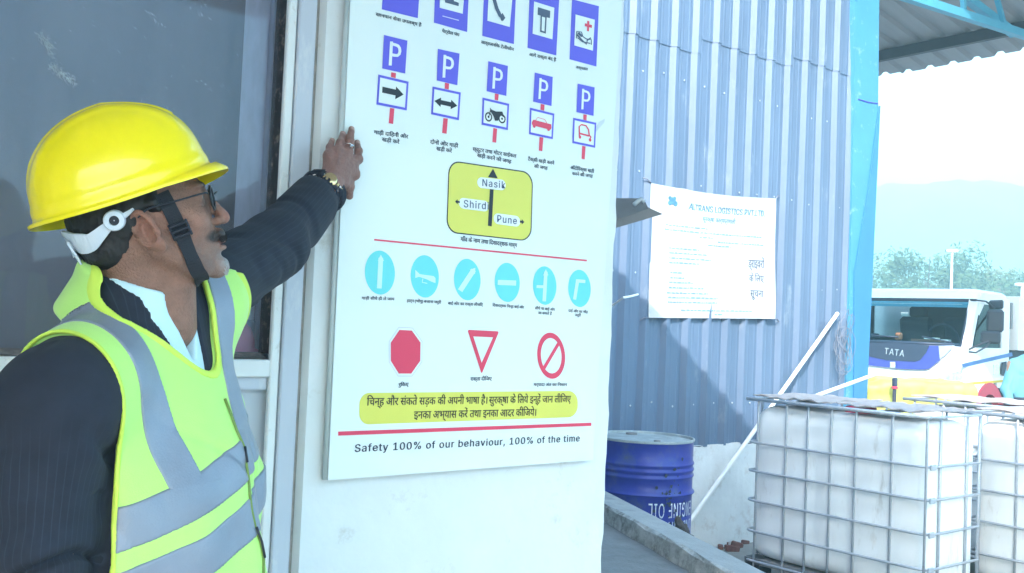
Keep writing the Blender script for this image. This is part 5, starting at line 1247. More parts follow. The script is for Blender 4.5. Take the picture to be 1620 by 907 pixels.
# reflective tape
M_tape = mat('reflective_tape', (.25, .285, .36), .42, metal=.25, var=.08, vs=14, bump=.12, bs=300)
def band(z0, w=.029, sh=.33):
    def f(p):
        z = p[:, 2]-sh*p[:, 1]-.012*np.sin(p[:, 0]*9)
        s_ = f_vest(p, .004, .0168, .002)/.8
        return smax(s_, np.abs(z-z0)-w, .0022)*.8
    return f
def vstrip(side_, top, zlow):
    def f(p):
        s_ = f_vest(p, .004, .0168, .006)/.8
        yc_ = side_*(.112+.17*np.clip(p[:, 2]+.04, -.25, .02))
        front = np.abs(p[:, 1]-yc_)-.028
        z = p[:, 2]-.33*p[:, 1]
        return smax(smax(smax(s_, front, .0022), zlow-z, .002), .010-coll_ring(p, 0), .002)*.8
    return f
zb1 = -.257; zb2 = -.328
for k, fn in enumerate((band(zb1), band(zb2-.012), vstrip(-1, 0, zb1+.024), vstrip(1, 0, zb1+.024))):
    zr_ = [(1.03, 1.36), (.95, 1.28), (1.13, 1.50), (1.13, 1.52)][k]
    V, F = sdf_mesh(lambda p: fn(tb(p)), (bb[0][0], bb[0][1], zr_[0]), (bb[1][0], bb[1][1], zr_[1]), .0024)
    if len(F): link_mesh('reflective_strip', V, F, M_tape, vest, smooth=True)
# front zip, left of the body's middle line
q = MB(); zz = []
def vest_surface(y, z, off=.016):
    x = .30; 
    p = np.array([[x, y, z]], dtype=np.float32)
    for _ in range(40): p[0, 0] -= (f_vout(p)[0]-off)*.7
    return Vector((Bo+RB.astype(float)@p[0].astype(float)).tolist())
pts = [vest_surface(.052+.006*math.sin(i*.7)+(.004 if i > 8 else 0), -.135-i*.024) for i in range(20)]
q.tube(pts, .0024, 6); q.build('zip', mat('zip_green', (.16, .26, .05), .5), vest, smooth=True)
q = MB(); 
for a_, b_ in ((3, 5), (8, 11)):
    q = MB(); q.tube([p+Vector((.001, -.003, 0)) for p in pts[a_:b_]], .0020, 6); q.build('zip_gap', M_black, vest, smooth=True)

# ---- shirt with an open collar
def f_shirt(p):
    d = f_torso(p)-.001
    q = p-A_(-.006, 0, .022); q = np.stack([q[:, 0]*.955-q[:, 2]*.297, q[:, 1], q[:, 0]*.297+q[:, 2]*.955], 1)
    rr = np.sqrt(q[:, 0]**2+(q[:, 1])**2)
    tgt = .060+.55*np.clip(-q[:, 2]+.005, 0, .08)
    ring = np.sqrt(np.maximum(np.abs(rr-tgt)-.0025, 0)**2+np.maximum(np.abs(q[:, 2]+.016)-.036, 0)**2)-.0025
    d = smin(d, ring, .008)
    vcut = np.maximum(np.abs(p[:, 1]-.022)-(.003+.42*np.maximum(0, p[:, 2]+.075)), np.maximum(-.075-p[:, 2], .03-p[:, 0]))
    inner = s_cap(p, (-.012, 0, -.06), (.0, 0, .10), .056)
    d = smax(d, -vcut, .004); d = smax(d, -inner, .004)
    return np.maximum(d, -.24-p[:, 2])*.75
V, F = sdf_mesh(lambda p: f_shirt(tb(p)), (BO.x-.25, BO.y-.25, 1.18), (BO.x+.25, BO.y+.25, 1.54), .0034)
link_mesh('shirt', V, F, mat('pale_blue_shirt', (.58, .78, .88), .8, var=.04, bump=.1, bs=300), man, smooth=True)

# ---- head
HY = .314      # turn away from the picture plane
PI_ = math.radians(15)
HC = C3(-.5606, 1.556, .083)
hF0 = (cr*math.cos(HY)+fw*math.sin(HY)).normalized(); hU0 = cu; hL0 = hU0.cross(hF0).normalized()
hF = hF0*math.cos(PI_)+hU0*math.sin(PI_); hU = hU0*math.cos(PI_)-hF0*math.sin(PI_)
RH = np.array([list(hF), list(hL0), list(hU)]).T
HCn = np.array(HC)
def th_(p): return ((p-HCn.astype(np.float32))@RH.astype(np.float32))
def hl2w(v): return Vector((HCn+RH@np.array(v)).tolist())
nb_l = tuple((RH.T@(np.array(C3(-.580, 1.57, -.03))-HCn)).tolist())
nf_l = tuple((RH.T@(np.array(C3(-.545, 1.57, -.06))-HCn)).tolist())
def f_face(p):
    p = p*1000.0; x, y, z = p[:, 0], p[:, 1], p[:, 2]; ay = np.abs(y); q = np.stack([x, ay, z], 1)
    d = s_ell(p, (-10, 0, 46), (100, 75, 84))
    d = smin(d, s_ell(p, (36, 0, 0), (56, 57, 72)), 22)
    d = smin(d, s_cap(q, (2, 56, -28), (54, 34, -70), 15, 13), 20)
    d = smin(d, s_cap(q, (54, 34, -70), (78, 0, -76), 13, 16), 14)
    d = smin(d, s_ell(p, (82, 0, -74), (17, 20, 15)), 10)
    d = smin(d, s_ell(p, (70, 0, -40), (26, 30, 28)), 18)
    d = smin(d, s_ell(q, (62, 40, 4), (20, 17, 17)), 18)
    d = smin(d, s_ell(q, (80, 24, 52), (15, 26, 9)), 12)
    d = smax(d, -s_ell(q, (98, 31, 34), (18, 17, 13)), 10)
    d = smin(d, s_ell(q, (76, 31, 34), (12.5, 13, 12.5)), 2.5)
    d = smin(d, s_ell(q, (79, 31, 41), (11, 15, 5.5)), 3)
    d = smin(d, s_ell(q, (78, 31, 26.5), (10, 14, 4)), 4)
    d = smin(d, s_cap(p, (88, 0, 44), (109, 0, 4), 6.5, 8.5), 9)
    d = smin(d, s_ell(p, (109, 0, -2), (10.5, 10, 10)), 5)
    d = smin(d, s_ell(q, (100, 11, -5), (9.5, 6.5, 7)), 4)
    d = smax(d, -s_ell(q, (103, 6.5, -12.5), (5.5, 3.2, 4)), 2)
    d = smin(d, s_ell(p, (95.5, 0, -26), (11, 24, 10)), 6)
    d = smin(d, s_ell(p, (98.5, 0, -37), (6.5, 20, 4.8)), 3)
    d = smin(d, s_ell(p, (95.5, 0, -48), (7.5, 18, 5.8)), 3.5)
    d = smax(d, -s_ell(p, (106, 0, -42.3), (14, 19, 1.5)), 1.5)
    d = smax(d, -s_ell(p, (99, 0, -58), (8, 18, 5)), 7)
    d = smax(d, -s_cap(q, (97, 17, -6), (83, 33, -44), 1.6, 2.2), 5); d = smax(d, -s_cap(q, (84, 44, 22), (92, 22, 20), 1.2), 4)
    d = d+.35*vnoise(p*.11)+.22*vnoise(p*.3)
    nd = s_cap(p, (-34, 0, -26), tuple(1000*v for v in nb_l), 56, 60); nd = smin(nd, s_cap(p, (18, 0, -50), tuple(1000*v for v in nf_l), 34, 48), 22)
    d = smin(d, nd, 24)
    # ears
    e = np.stack([x, ay-78, z], 1); tl = .32
    e = np.stack([e[:, 0]*math.cos(tl)+e[:, 2]*math.sin(tl)*.6, e[:, 1], e[:, 2]*math.cos(tl)-e[:, 0]*math.sin(tl)*.3], 1)
    c30 = math.cos(.55); s30 = math.sin(.55)
    e2 = np.stack([e[:, 0]*c30+e[:, 1]*s30, e[:, 1]*c30-e[:, 0]*s30, e[:, 2]], 1)
    plate = s_ell(e2, (-6, 0, 4), (19, 6, 30)); lobe = s_ell(e2, (2, -2, -24), (10, 5.5, 10)); ear = smin(plate, lobe, 6)
    an = np.arctan2(e2[:, 2]-4, e2[:, 0]+6)
    rim = np.sqrt((np.sqrt(((e2[:, 0]+6)/15.5)**2+((e2[:, 2]-4)/26)**2)*19-19)**2+(e2[:, 1]-4.5)**2)-3.2
    rim = np.where((an > -2.6) | (an < -3.0), rim, rim+3); rim = np.maximum(rim, -(e2[:, 2]+24))
    ear = smin(ear, rim, 2.5)
    ear = smax(ear, -s_ell(e2, (0, 6, -3), (10, 9, 14)), 2.5)
    ear = smax(ear, -s_ell(e2, (-8, 7, 15), (9, 6.5, 10)), 2.5)
    ear = smin(ear, s_cap(e2, (-9, 3, -10), (-7, 4, 10), 2.6), 3)
    ear = smin(ear, s_ell(e2, (10, 2.5, -5), (4.5, 5, 6)), 3)
    d = smin(d, ear, 4)
    return d*.001
def facecol(l, sh):
    x, y, z = l[:, 0]*1000, np.abs(l[:, 1])*1000, l[:, 2]*1000
    base = np.array([.275, .140, .100]); c = np.tile(base, (len(l), 1))
    n1 = vnoise(l.astype(np.float32)*70)[:, None]; n2 = vnoise(l.astype(np.float32)*260)[:, None]
    n3 = vnoise(l.astype(np.float32)*520)[:, None]; c = c*(1+.13*n1+.09*n2+.06*n3)
    def blend(w, col):
        nonlocal c; w = np.clip(w, 0, 1)[:, None]; c = c*(1-w)+np.array(col)*w
    g = lambda cx, cy, cz, rx, ry, rz_: np.clip(1.6-1.2*np.sqrt(((x-cx)/rx)**2+((y-cy)/ry)**2+((z-cz)/rz_)**2), 0, 1)
    blend(.6*g(112, 0, 0, 14, 14, 12), (.42, .17, .13)); blend(.5*g(66, 42, 0, 26, 20, 22), (.42, .205, .15))
    blend(.55*g(5, 84, 6, 30, 20, 36), (.38, .16, .115))
    hair = n2[:, 0]*.35+.65
    blend(.6*g(66, 30, -58, 46, 40, 30)*hair, (.19, .15, .14))
    blend(1.1*g(94, 0, -72, 20, 24, 22)*hair, (.40, .39, .40))            # grey goatee
    blend(1.6*g(92, 13, -29, 21, 30, 9.5), (.045, .035, .035))               # moustache
    blend(.9*g(98, 0, -40, 10, 19, 8), (.22, .08, .075))
    blend(1.2*g(97, 0, -56, 9, 9, 7)*hair, (.10, .08, .08))
    blend(1.6*g(93, 24, 56, 14, 22, 5.5), (.03, .022, .02))               # eyebrows
    blend(1.2*g(86, 31, 34, 5, 7, 4), (.40, .35, .33)); blend(1.8*g(89, 31, 34, 5, 5, 4.5), (.03, .02, .015))
    blend(.6*g(86, 31, 24, 14, 18, 6), (.20, .10, .08))
    return c
H_lo = HCn-np.array([.21, .21, .22]); H_hi = HCn+np.array([.21, .21, .17])
Vh, Fh = sdf_mesh(lambda p: f_face(th_(p)), H_lo, H_hi, .0022)
Ch = facecol((Vh-HCn)@RH, None)

# ---- left hand on the board
def hp(px, py, off): return np.array(PY(px, py, YB-off))
hand = dict(wr=hp(521, 293, .062), k=[hp(519, 246, .040), hp(534, 240, .044), hp(550, 241, .044), hp(565.5, 252, .038)],
            m=[hp(521.5, 233, .032), hp(538.5, 226, .034), hp(553.5, 224, .035), hp(567, 239, .030)], t=[hp(525.5, 222.5, .012), hp(542.5, 212, .012), hp(556.3, 204.5, .012), hp(565, 226, .012)],
            pc=hp(541, 268, .036), tb=hp(541, 288, .050), tm=hp(552, 294, .036), tt=hp(552.5, 310, .016), pr=hp(560, 276, .036))
def f_hand(p):
    h = hand; S = .0015
    fa = np.array(JS['Lwr']); el = np.array(JS['Lel']); dirr = (fa-el)/np.linalg.norm(fa-el)
    d = s_cap(p, fa-dirr*.10, h['wr'], .030, .026)
    d = smin(d, s_cap(p, h['wr'], h['pc'], .026, .024), .02)
    for i, k in enumerate(h['k']): d = smin(d, s_cap(p, h['wr']*.55+h['pc']*.45+(k-h['pc'])*.35, k, .0165, .0122), .016)
    d = smin(d, s_cap(p, h['pc'], h['pr'], .020, .015), .014)
    rr = [.0082, .0092, .0095, .0090]
    for i in range(4):
        f = s_cap(p, h['k'][i], h['m'][i], rr[i]*1.12, rr[i]); f = smin(f, s_cap(p, h['m'][i], h['t'][i], rr[i]*.98, rr[i]*.80), .004)
        f = smin(f, s_ell(p, h['m'][i]+np.array([0, -.002, 0]), (rr[i]*1.02, rr[i]*1.0, rr[i]*1.0)), .004)
        d = smin(d, f, .0045)
    f = s_cap(p, h['tb'], h['tm'], .016, .0125); f = smin(f, s_cap(p, h['tm'], h['tt'], .0118, .0095), .006); d = smin(d, f, .010)
    for i in range(4): d = smin(d, s_ell(p, h['k'][i]+np.array([0, -.004, 0]), (.010, .009, .010)), .006)
    for i in range(4):   # tendons
        d = smin(d, s_cap(p, h['wr']+np.array([0, -.018, .01])+(h['k'][i]-h['wr'])*.25, h['k'][i]+np.array([0, -.007, 0]), .004, .0045), .008)
    d = np.maximum(d, p[:, 1]-(YB-.0015))
    return d+.0006*folds(p, 120)
W0 = np.array(JS['Lwr'])
Va, Fa = sdf_mesh(f_hand, W0-np.array([.16, .20, .12]), W0+np.array([.20, .16, .24]), .0019)
def handcol(V):
    p = V.astype(np.float32); c = np.tile(np.array([.27, .145, .125]), (len(V), 1)); c *= (1+.10*vnoise(p*90)+.08*folds(p, 160))[:, None]
    for i in range(4):
        for key, w_ in (('k', .011), ('m', .008)):
            w = np.clip(1.3-np.linalg.norm(V-hand[key][i], axis=1)/w_, 0, 1)[:, None]*.5; c = c*(1-w)+np.array([.22, .105, .09])*w
        nl = hand['t'][i]+np.array([0, -.007, .001]); w = np.clip(2-1.6*np.sqrt(((V[:, 0]-nl[0])/.0065)**2+((V[:, 1]-nl[1])/.006)**2+((V[:, 2]-nl[2])/.009)**2), 0, 1)[:, None]*.75
        c = c*(1-w)+np.array([.62, .40, .36])*w
    return c
Ca = handcol(Va)
# ---- right hand, hanging (below the picture) and the rest of the body inside the clothes
RW = np.array(JS['Rwr']); RE = np.array(JS['Rel']); dR = (RW-RE)/np.linalg.norm(RW-RE)
def f_rhand(p):
    d = s_cap(p, RW-dR*.12, RW, .031, .025); pc = RW+dR*.05; d = smin(d, s_cap(p, RW, pc, .024, .026), .015)
    for i in range(4):
        o_ = Fv*(.026-.0175*i); k = RW+dR*.085+o_; m_ = k+dR*.035+Lv*.012; t_ = m_+dR*(.024-.004*abs(i-1.3))+Lv*.018
        f = smin(s_cap(p, k-dR*.05, k, .014, .0115), s_cap(p, k, m_, .0098, .009), .005); f = smin(f, s_cap(p, m_, t_, .009, .0075), .004); d = smin(d, f, .005)
    f = smin(s_cap(p, RW+dR*.025+Fv*.02, RW+dR*.06+Fv*.045+Lv*.015, .014, .0115), s_cap(p, RW+dR*.06+Fv*.045+Lv*.015, RW+dR*.09+Fv*.045+Lv*.028, .011, .009), .006)
    return smin(d, f, .01)
Vr, Fr = sdf_mesh(f_rhand, RW-np.array([.15, .15, .24]), RW+np.array([.15, .15, .20]), .003)
hipz = .86-CAM_Z
def leg_pts(s): return ((.01, s*.09, hipz), (.03, s*.10, .49-CAM_Z), (.0, s*.105, .13-CAM_Z))
def f_body(p):
    d = f_torso(p)+.014; d = smax(d, p[:, 2]-.03, .01); d = smax(d, -(p[:, 2]+.80), .02)
    for s in ('R', 'L'): d = smin(d, f_arm(p, s, -.026), .03)
    for s in (-1, 1):
        a, b, c = leg_pts(s); d = smin(d, s_cap(p, a, b, .078, .056), .05); d = smin(d, s_cap(p, b, c, .056, .038), .02); d = smin(d, s_cap(p, (c[0], c[1], c[2]-.05), (c[0]+.13, c[1], c[2]-.065), .035, .028), .02)
    for s in ('R', 'L'):
        c = A_(*LJ[s+'wr']); b = A_(*LJ[s+'el']); ax = (c-b)/np.linalg.norm(c-b); d = smax(d, (p-c)@ax+.03, .01)
    return d
Vb, Fb = sdf_mesh(lambda p: f_body(tb(p)), (BO.x-.62, BO.y-.62, .0), (BO.x+.75, BO.y+.75, 1.75), .012)
Cb = np.tile(np.array([.34, .18, .14]), (len(Vb), 1)); Cr = np.tile(np.array([.34, .18, .15]), (len(Vr), 1))
VV = []; FF = []; CC = []; o0 = 0
for v_, f_i, c_ in ((Vb, Fb, Cb), (Vh, Fh, Ch), (Va, Fa, Ca), (Vr, Fr, Cr)):
    VV.append(v_); FF.append(f_i+o0); CC.append(c_); o0 += len(v_)
M_skin = mat('skin', (.4, .2, .15), .52, var=.07, vs=60, bump=.45, bs=330, vcol=True)
sb_ = M_skin.node_tree.nodes['Principled BSDF']; sb_.inputs['Subsurface Weight'].default_value = .12; sb_.inputs['Subsurface Radius'].default_value = (.01, .004, .002); sb_.inputs['Subsurface Scale'].default_value = .5
link_mesh('body', np.vstack(VV), np.vstack(FF), M_skin, man, smooth=True, attrs={'Col': np.vstack(CC)})
# ---- hair
def f_hair(p):
    q = p*1000; x, y, z = q[:, 0], q[:, 1], q[:, 2]; ay = np.abs(y)
    d = s_ell(q, (-14, 0, 40), (103, 79, 84)); d = smin(d, s_ell(q, (-62, 0, -14), (44, 58, 38)), 22)
    d = smin(d, s_cap(np.stack([x, ay, z], 1), (14, 73, 40), (17, 70, 12), 9, 5), 8)        # side burns
    cut = np.maximum(x-24, z-70)                      # keep the back and sides, under the helmet
    d = smax(d, cut, 5); d = smax(d, -(z+46+.25*(x+60)), 10)
    d = smax(d, -s_ell(np.stack([x, ay, z], 1), (2, 84, -2), (22, 22, 36)), 6)
    d = smax(d, np.where(x > -34, -(z-24+np.clip(-(x+4), 0, 30)*1.1), -50.), 6)
    n_ = p*A_(1, 1, .35)
    return (d+1.3*vnoise(p*A_(380, 380, 110))+.9*vnoise(p*A_(700, 700, 240)))*.001*.8
V, F = sdf_mesh(lambda p: f_hair(th_(p)), H_lo, H_hi, .0026)
link_mesh('hair', V, F, mat('black_hair_short', (.014, .013, .015), .55, var=.4, vs=200), man, smooth=True)
# tiny moustache hairs
q = MB(); rs = random.Random(5)
for i in range(420):
    s = rs.uniform(-1, 1); y = s*24; x = 104-.017*y*y+rs.uniform(-1, 1.5); z = -23-abs(s)*7+rs.uniform(-5, 3)
    a = hl2w((x*.001, y*.001, z*.001)); b = hl2w(((x+2.2)*.001, (y+s*2.5)*.001, (z-6-rs.uniform(0, 3))*.001)); q.tube([a, b], [.0006, .0003], 3)
for i in range(170):
    s = rs.uniform(-1, 1); z = -66-rs.uniform(0, 22); y = s*17; x = 97-.02*y*y-max(0, -(z+76))*.5
    a = hl2w((x*.001, y*.001, z*.001)); b = hl2w(((x+2.0)*.001, (y+s)*.001, (z-5)*.001)); q.tube([a, b], [.0005, .0002], 3, 1)
q.build('moustache', [mat('dark_whiskers', (.03, .025, .028), .6), mat('grey_whiskers', (.5, .5, .52), .6)], man)['kind'] = 'stuff'

# ---- hard hat
HP = math.radians(21)
eF = hF0*math.cos(HP)+hU0*math.sin(HP); eU = hU0*math.cos(HP)-hF0*math.sin(HP)
HO = HC+hF0*(-.026)+hU0*.064
def hw(x, y, z): return HO+eF*x+hL0*y+eU*z
hat = link_mesh('hard_hat', [(0, 0, 0)], [], MATS['seal'] if 'seal' in MATS else M_black, man) if False else None
NU, NVv = 144, 60
def hat_pt(th, t, off=0):
    """t 0 rim .. 1 crown"""
    ct, st = math.cos(th), math.sin(th)
    ax_ = .128 if ct > 0 else .141; by = .109
    z = None; n_ = 2.3
    ph = t*math.pi/2; zz_ = .139*math.sin(ph)**(2/n_*.98); rad = math.cos(ph)**(2/n_) if ph < math.pi/2-1e-6 else 0
    x = -.008+rad*ax_*abs(ct)**.92*(1 if ct > 0 else -1); y = rad*by*abs(st)**.92*(1 if st > 0 else -1)
    # shallow skull taper: slopes forward
    x += .012*(zz_/.142)**2
    zz_ -= .030*max(0, ct)*rad*(1-rad)*1.2
    # raised centre ridge and side ridges
    h = max(0, zz_/.142)
    if h > .25:
        w_ = (h-.25)/.75
        rdg = .0032/(1+math.exp((abs(y)-.020)/.0016)); rdg += .0022*(1/(1+math.exp((abs(abs(y)-.050)-.010)/.0016)))
        rdg *= min(1, w_*2.2)*(1 if x < .095 else .4)
    else: rdg = 0
    # step band above the rim
    low = .0022/(1+math.exp((zz_-.022)/.0018))
    nx, ny, nz = (x/ax_**2, y/by**2, zz_/.142**2); l = math.sqrt(nx*nx+ny*ny+nz*nz)+1e-9
    k = rdg+low+off
    x += nx/l*k; y += ny/l*k; zz_ += nz/l*k*(0.3 if zz_ < .03 else 1)
    sag = -.013*abs(st)**2-.002
    return [x, y, zz_+sag*(1-h)]
V = []; 
rows = []
# brim rows from the outer lip to the shell foot, then the shell
def rimrow(k):
    out = []
    for i in range(NU):
        th = 2*math.pi*i/NU; b0 = hat_pt(th, 0); ct = math.cos(th)
        pk = max(0, (ct-.35)/.65)**.8 if ct > .35 else 0
        ext = .003+.020*pk+.007*max(0, -ct)**3
        l = math.hypot(b0[0], b0[1]); ux, uy = b0[0]/l, b0[1]/l
        if pk > 0: ux, uy = (ux*(1-pk*.5)+pk*.5), uy*(1-pk*.35)
        kk = [1.0, 1.03, 1.0, .5, .15][k]; dz = [-.0045, -.002, .0006, .002+.004*pk, .004][k]-(.008*pk*(kk)**2)
        out.append([b0[0]+ux*ext*kk, b0[1]+uy*ext*kk, b0[2]+dz])
    return out
rows = [rimrow(k) for k in range(5)]
for j in range(NVv): rows.append([hat_pt(2*math.pi*i/NU, .02+.975*j/(NVv-1)) for i in range(NU)])
outer = [hw(*p) for r_ in rows for p in r_]
n = len(rows); F = [[j*NU+i, j*NU+(i+1) % NU, (j+1)*NU+(i+1) % NU, (j+1)*NU+i] for j in range(n-1) for i in range(NU)]; F.append([(n-1)*NU+i for i in range(NU)])
inner_rows = [rows[0]]+[[hat_pt(2*math.pi*i/NU, .02+.95*j/14, -.004) for i in range(NU)] for j in range(15)]
o0 = len(outer); outer += [hw(*p) for r_ in inner_rows for p in r_]; n2_ = len(inner_rows)
F += [[o0+j*NU+i, o0+(j+1)*NU+i, o0+(j+1)*NU+(i+1) % NU, o0+j*NU+(i+1) % NU] for j in range(n2_-1) for i in range(NU)]; F.append([o0+(n2_-1)*NU+i for i in range(NU)][::-1])
M_hat = mat('yellow_helmet_plastic', (1.0, .80, .0), .24, var=.02, vs=5, coat=.6, spec=.4, bump=.02, bs=200)
hat = link_mesh('hard_hat', outer, F, M_hat, man, smooth=True)
# harness band at the nape with knob
M_band = mat('harness_white', (.66, .72, .82), .45, var=.05)
def on_head(px, py, off=.003, dmin=1.2, fn=None):
    """first point along the sight line where the head surface (grown by off) is met"""
    r = ray(px, py); t = dmin
    for _ in range(120):
        p = np.array([list(CAM+r*t)], dtype=np.float32); f = min(f_face(th_(p))[0], f_hair(th_(p))[0]/.8)-off if fn is None else fn(p)-off
        if f < .0003: break
        t += max(float(f)*.6, .0004)
        if t > 2.2: return None
    return CAM+r*t
def ribbon(pts, w, th, name, m, parent, outc=None):
    """flat strap along pts, facing away from the head centre"""
    q = MB(); N = len(pts); V = []
    for i, p in enumerate(pts):
        t = (pts[min(i+1, N-1)]-pts[max(i-1, 0)]).normalized(); ww = w[i] if isinstance(w, (list, tuple)) else w
        g = vgrad(lambda a: f_face(th_(a)), [list(p)], .004)[0]; nrm = Vector(g.tolist()); nrm = (nrm-t*nrm.dot(t)).normalized(); sd = t.cross(nrm)
        V += [p-sd*ww/2, p+sd*ww/2, p+sd*ww/2+nrm*th, p-sd*ww/2+nrm*th]
    F = [[i*4+k, i*4+(k+1) % 4, (i+1)*4+(k+1) % 4, (i+1)*4+k] for i in range(N-1) for k in range(4)]+[[3, 2, 1, 0], [4*N-4, 4*N-3, 4*N-2, 4*N-1]]
    q.add(V, F); o = q.build(name, m, parent); fixn(o); return o
def spline(pts, n_):
    pts = [Vector(p) for p in pts]; out = []
    P_ = [pts[0]*2-pts[1]]+pts+[pts[-1]*2-pts[-2]]
    for i in range(1, len(P_)-2):
        for k in range(n_):
            t = k/n_; a, b, c, d = P_[i-1], P_[i], P_[i+1], P_[i+2]
            out.append(.5*((2*b)+(c-a)*t+(2*a-5*b+4*c-d)*t*t+(3*b-a-3*c+d)*t**3))
    out.append(pts[-1]); return out
def cheek(pts, off): return [p for p in (on_head(x, y, off) for x, y in pts) if p is not None]
bp = cheek([(110, 382), (125, 385), (143, 384), (155, 374), (167, 362), (180, 351), (200, 340), (212, 331)], .004)
far = [hl2w((-.104, .0, -.012)), hl2w((-.100, .035, -.008)), hl2w((-.070, .066, .010)), hl2w((-.02, .078, .03))]
bp2 = spline([far[3], far[2], far[1], hl2w((-.112, -.012, -.012))]+[bp[0]]+bp[1:], 5)
ww_ = [.024]*len(bp2)
ribbon(bp2, [.026+.010*math.exp(-((i-20)/9)**2)-.012*max(0, (i-28)/14) for i in range(len(bp2))], .003, 'harness_band', M_band, hat)
kn = on_head(181, 349, .007)
if kn is not None:
    nrm = Vector(vgrad(lambda a: f_face(th_(a)), [list(kn)], .006)[0].tolist()); nrm = (nrm-ray(181, 349).normalized()*.8).normalized()
    q = MB(); q.lathe([(.004, -.006), (.0155, -.006), (.0155, .003), (.0140, .0055), (.0075, .006), (.0070, .002)], kn, nrm, 28); q.build('harness_knob', M_band, hat, auto=40)
    q = MB(); q.lathe([(.001, .0025), (.0075, .0025)], kn, nrm, 20); q.build('knob_hole', M_black, hat)
# lower nape panel of the band
npanel = cheek([(107, 372), (112, 390), (116, 398)], .004)
# chin strap
cs = cheek([(255, 305), (262, 318), (270, 334), (279, 352), (286, 367), (293, 385), (300, 402), (307, 418), (313, 430), (318, 437)], .0022)
under = [hl2w((.052, -.02, -.090)), hl2w((.050, .018, -.090)), hl2w((.036, .05, -.08)), hl2w((.03, .078, -.03)), hl2w((.022, .086, .03)), hl2w((.02, .085, .07))]
M_strap = mat('black_webbing', (.014, .016, .026), .7, bump=.4, bs=700)
ribbon(spline(cs+under, 4), .0225, .0018, 'chin_strap', M_strap, hat)
bk = cheek([(280, 352), (290, 375)], .0045)
if len(bk) == 2:
    t = (bk[1]-bk[0]).normalized(); c = (bk[0]+bk[1])/2; nrm = Vector(vgrad(lambda a: f_face(th_(a)), [list(c)], .006)[0].tolist()); sd = t.cross(nrm)
    for dk in (-.009, 0, .009):
        q = MB(); q.obox(c+t*dk+nrm*.002, sd, t, (.028, .0045, .005), 0, .001); q.build('strap_buckle', M_black, hat)
    q = MB(); q.obox(c+sd*.013+nrm*.001, t, sd, (.026, .004, .005), 0, .001); q.build('strap_buckle', M_black, hat); q = MB(); q.obox(c-sd*.013+nrm*.001, t, sd, (.026, .004, .005), 0, .001); q.build('strap_buckle', M_black, hat)

# ---- spectacles
M_frame = mat('dark_spectacle_frame', (.03, .035, .05), .3, metal=.5)
gl_root = None
def lens_ring(s):
    c = (.104, s*.032, .030); pts = []
    for k in range(24):
        a = k*2*math.pi/24; yy = .0245*math.cos(a); z_ = .0185*math.sin(a)
        pts.append(hl2w((c[0]-.55*abs(c[1]+yy)**1.0*.22-.14*z_*-1*.5, c[1]+yy, c[2]+z_)))
    return pts
rg_ = lens_ring(-1); q = MB(); q.tube(rg_, .0020, 6, closed=True); spec_ = q.build('spectacles', M_frame, man, smooth=True)
q = MB(); q.tube(lens_ring(1), .0020, 6, closed=True); q.build('spectacle_rim', M_frame, spec_, smooth=True)
for s in (-1, 1):
    q = MB(); lp = lens_ring(s); q.add(lp, [list(range(24))]); q.build('lens', M_cg, spec_)
    q = MB(); e = lp[12 if s > 0 else 12]; out_ = lens_ring(s)[0 if s > 0 else 12]
    out_ = hl2w((.094, s*.0575, .036))
    tp = [out_, hl2w((.088, s*.070, .037)), hl2w((.045, s*.0765, .034)), hl2w((.008, s*.082, .032)), hl2w((-.012, s*.083, .022))]
    q.tube(spline(tp, 4), .0016, 6); q.build('temple_arm', M_frame, spec_, smooth=True)
q = MB(); q.tube(spline([hl2w((.103, -.0085, .036)), hl2w((.110, 0, .040)), hl2w((.103, .0085, .036))], 4), .0014, 6); q.build('bridge', M_frame, spec_, smooth=True)

# ---- ring, watch
M_silver = mat('silver', (.8, .8, .82), .2, metal=1); M_gold = mat('gold_watch', (.72, .55, .30), .22, metal=1, var=.1)
k = hand['k'][2]*.45+hand['m'][2]*.55; ax = Vector((hand['m'][2]-hand['k'][2]).tolist()).normalized(); u = ax.orthogonal().normalized(); w_ = ax.cross(u)
q = MB(); q.tube([Vector(k.tolist())+u*(.0112*math.cos(a))+w_*(.0112*math.sin(a)) for a in [i*.314 for i in range(20)]], .0014, 6, closed=True); q.obox(Vector(k.tolist())+Vector((0, -.0122, 0)), (1, 0, 0), (0, 1, 0), (.007, .003, .005), 0, .001); q.build('finger_ring', M_silver, man, smooth=True)
wc_ = Vector(((hand['wr']*.85+np.array(JS['Lwr'])*.15)).tolist())+Vector((.0, -.002, .0)); ax = Vector((hand['pc']-np.array(JS['Lwr'])).tolist()).normalized(); u = ax.orthogonal().normalized(); w_ = ax.cross(u)
wt_ = None
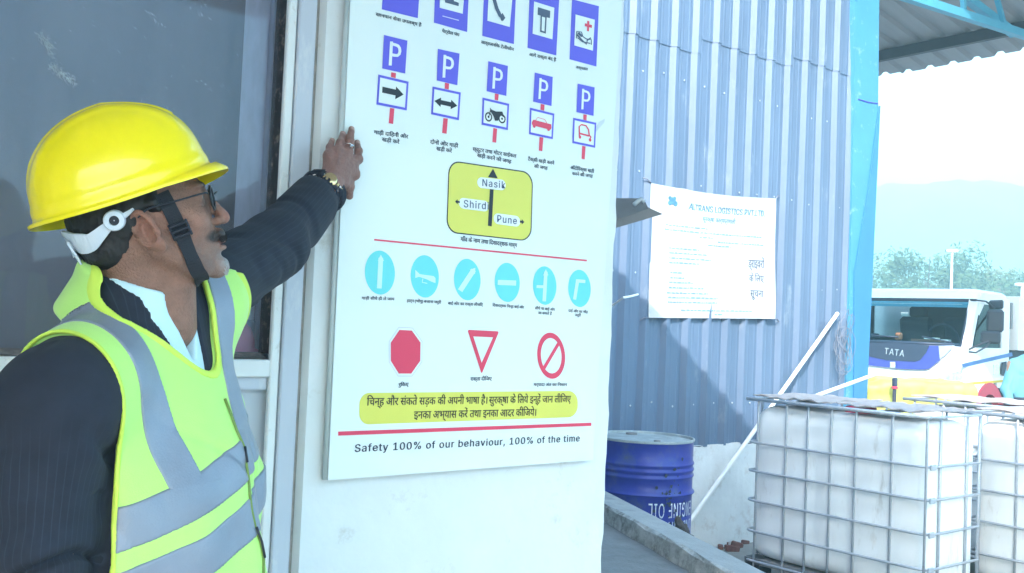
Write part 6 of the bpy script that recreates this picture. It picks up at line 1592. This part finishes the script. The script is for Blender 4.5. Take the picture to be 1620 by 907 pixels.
for i in range(26):
    a = i*2*math.pi/26; c = wc_+u*(.0335*math.cos(a))+w_*(.0335*math.sin(a)); rd = (c-wc_).normalized()
    q = MB(); q.obox(c, ax, rd, (.015, .004, .0066), 0, .001)
    o = q.build('watch' if wt_ is None else 'bracelet_link', M_gold if i % 3 else M_silver, wt_ or man)
    if wt_ is None: wt_ = o
q = MB(); nrm = (Vector((-.35, -.85, .35))); nrm = (nrm-ax*nrm.dot(ax)).normalized(); q.lathe([(.001, .0), (.0165, .0), (.0165, .005), (.014, .007), (.001, .0072)], wc_+nrm*.030, nrm, 28); q.build('watch_case', M_gold, wt_, auto=40)

# ---- trousers and shoes (below the picture)
def f_trou(p):
    d = s_ell(p, (.01, 0, hipz+.06), (.15, .175, .16))
    for s in (-1, 1):
        a, b, c = leg_pts(s); d = smin(d, s_cap(p, a, b, .098, .078), .05); d = smin(d, s_cap(p, b, (c[0], c[1], c[2]-.06), .078, .064), .02)
    return (d+.007*folds(p, 8, (1, 1, .6)))*.8
V, F = sdf_mesh(lambda p: f_trou(tb(p)), (BO.x-.4, BO.y-.4, .0), (BO.x+.4, BO.y+.4, 1.15), .012); V[:, 2] = np.maximum(V[:, 2], .055)
link_mesh('trousers', V, F, MATS['dark_trousers'], man, smooth=True)
for s in (-1, 1):
    def f_shoe(p, s=s):
        c = leg_pts(s)[2]; d = s_ell(p, (c[0]+.06, c[1], .075-CAM_Z), (.15, .052, .05)); d = smin(d, s_cap(p, (c[0]-.03, c[1], .10-CAM_Z), (c[0]-.03, c[1], .14-CAM_Z), .045), .03); return smax(d, .032-CAM_Z-p[:, 2], .006)
    V, F = sdf_mesh(lambda p: f_shoe(tb(p)), (BO.x-.4, BO.y-.4, .0), (BO.x+.4, BO.y+.4, .3), .008); link_mesh('shoe', V, F, mat('black_shoe', (.015, .013, .012), .3, coat=.3) if s < 0 else MATS['black_shoe'], man, smooth=True)
# pavement slab the man stands on
q = MB(); q.box((-1.6, -2.2, -.075), (2.35, YP+.0, .03), 0, .01); tag(q.build('walkway', M_conc), 'concrete walkway in front of the window and the pillar', kind='structure')
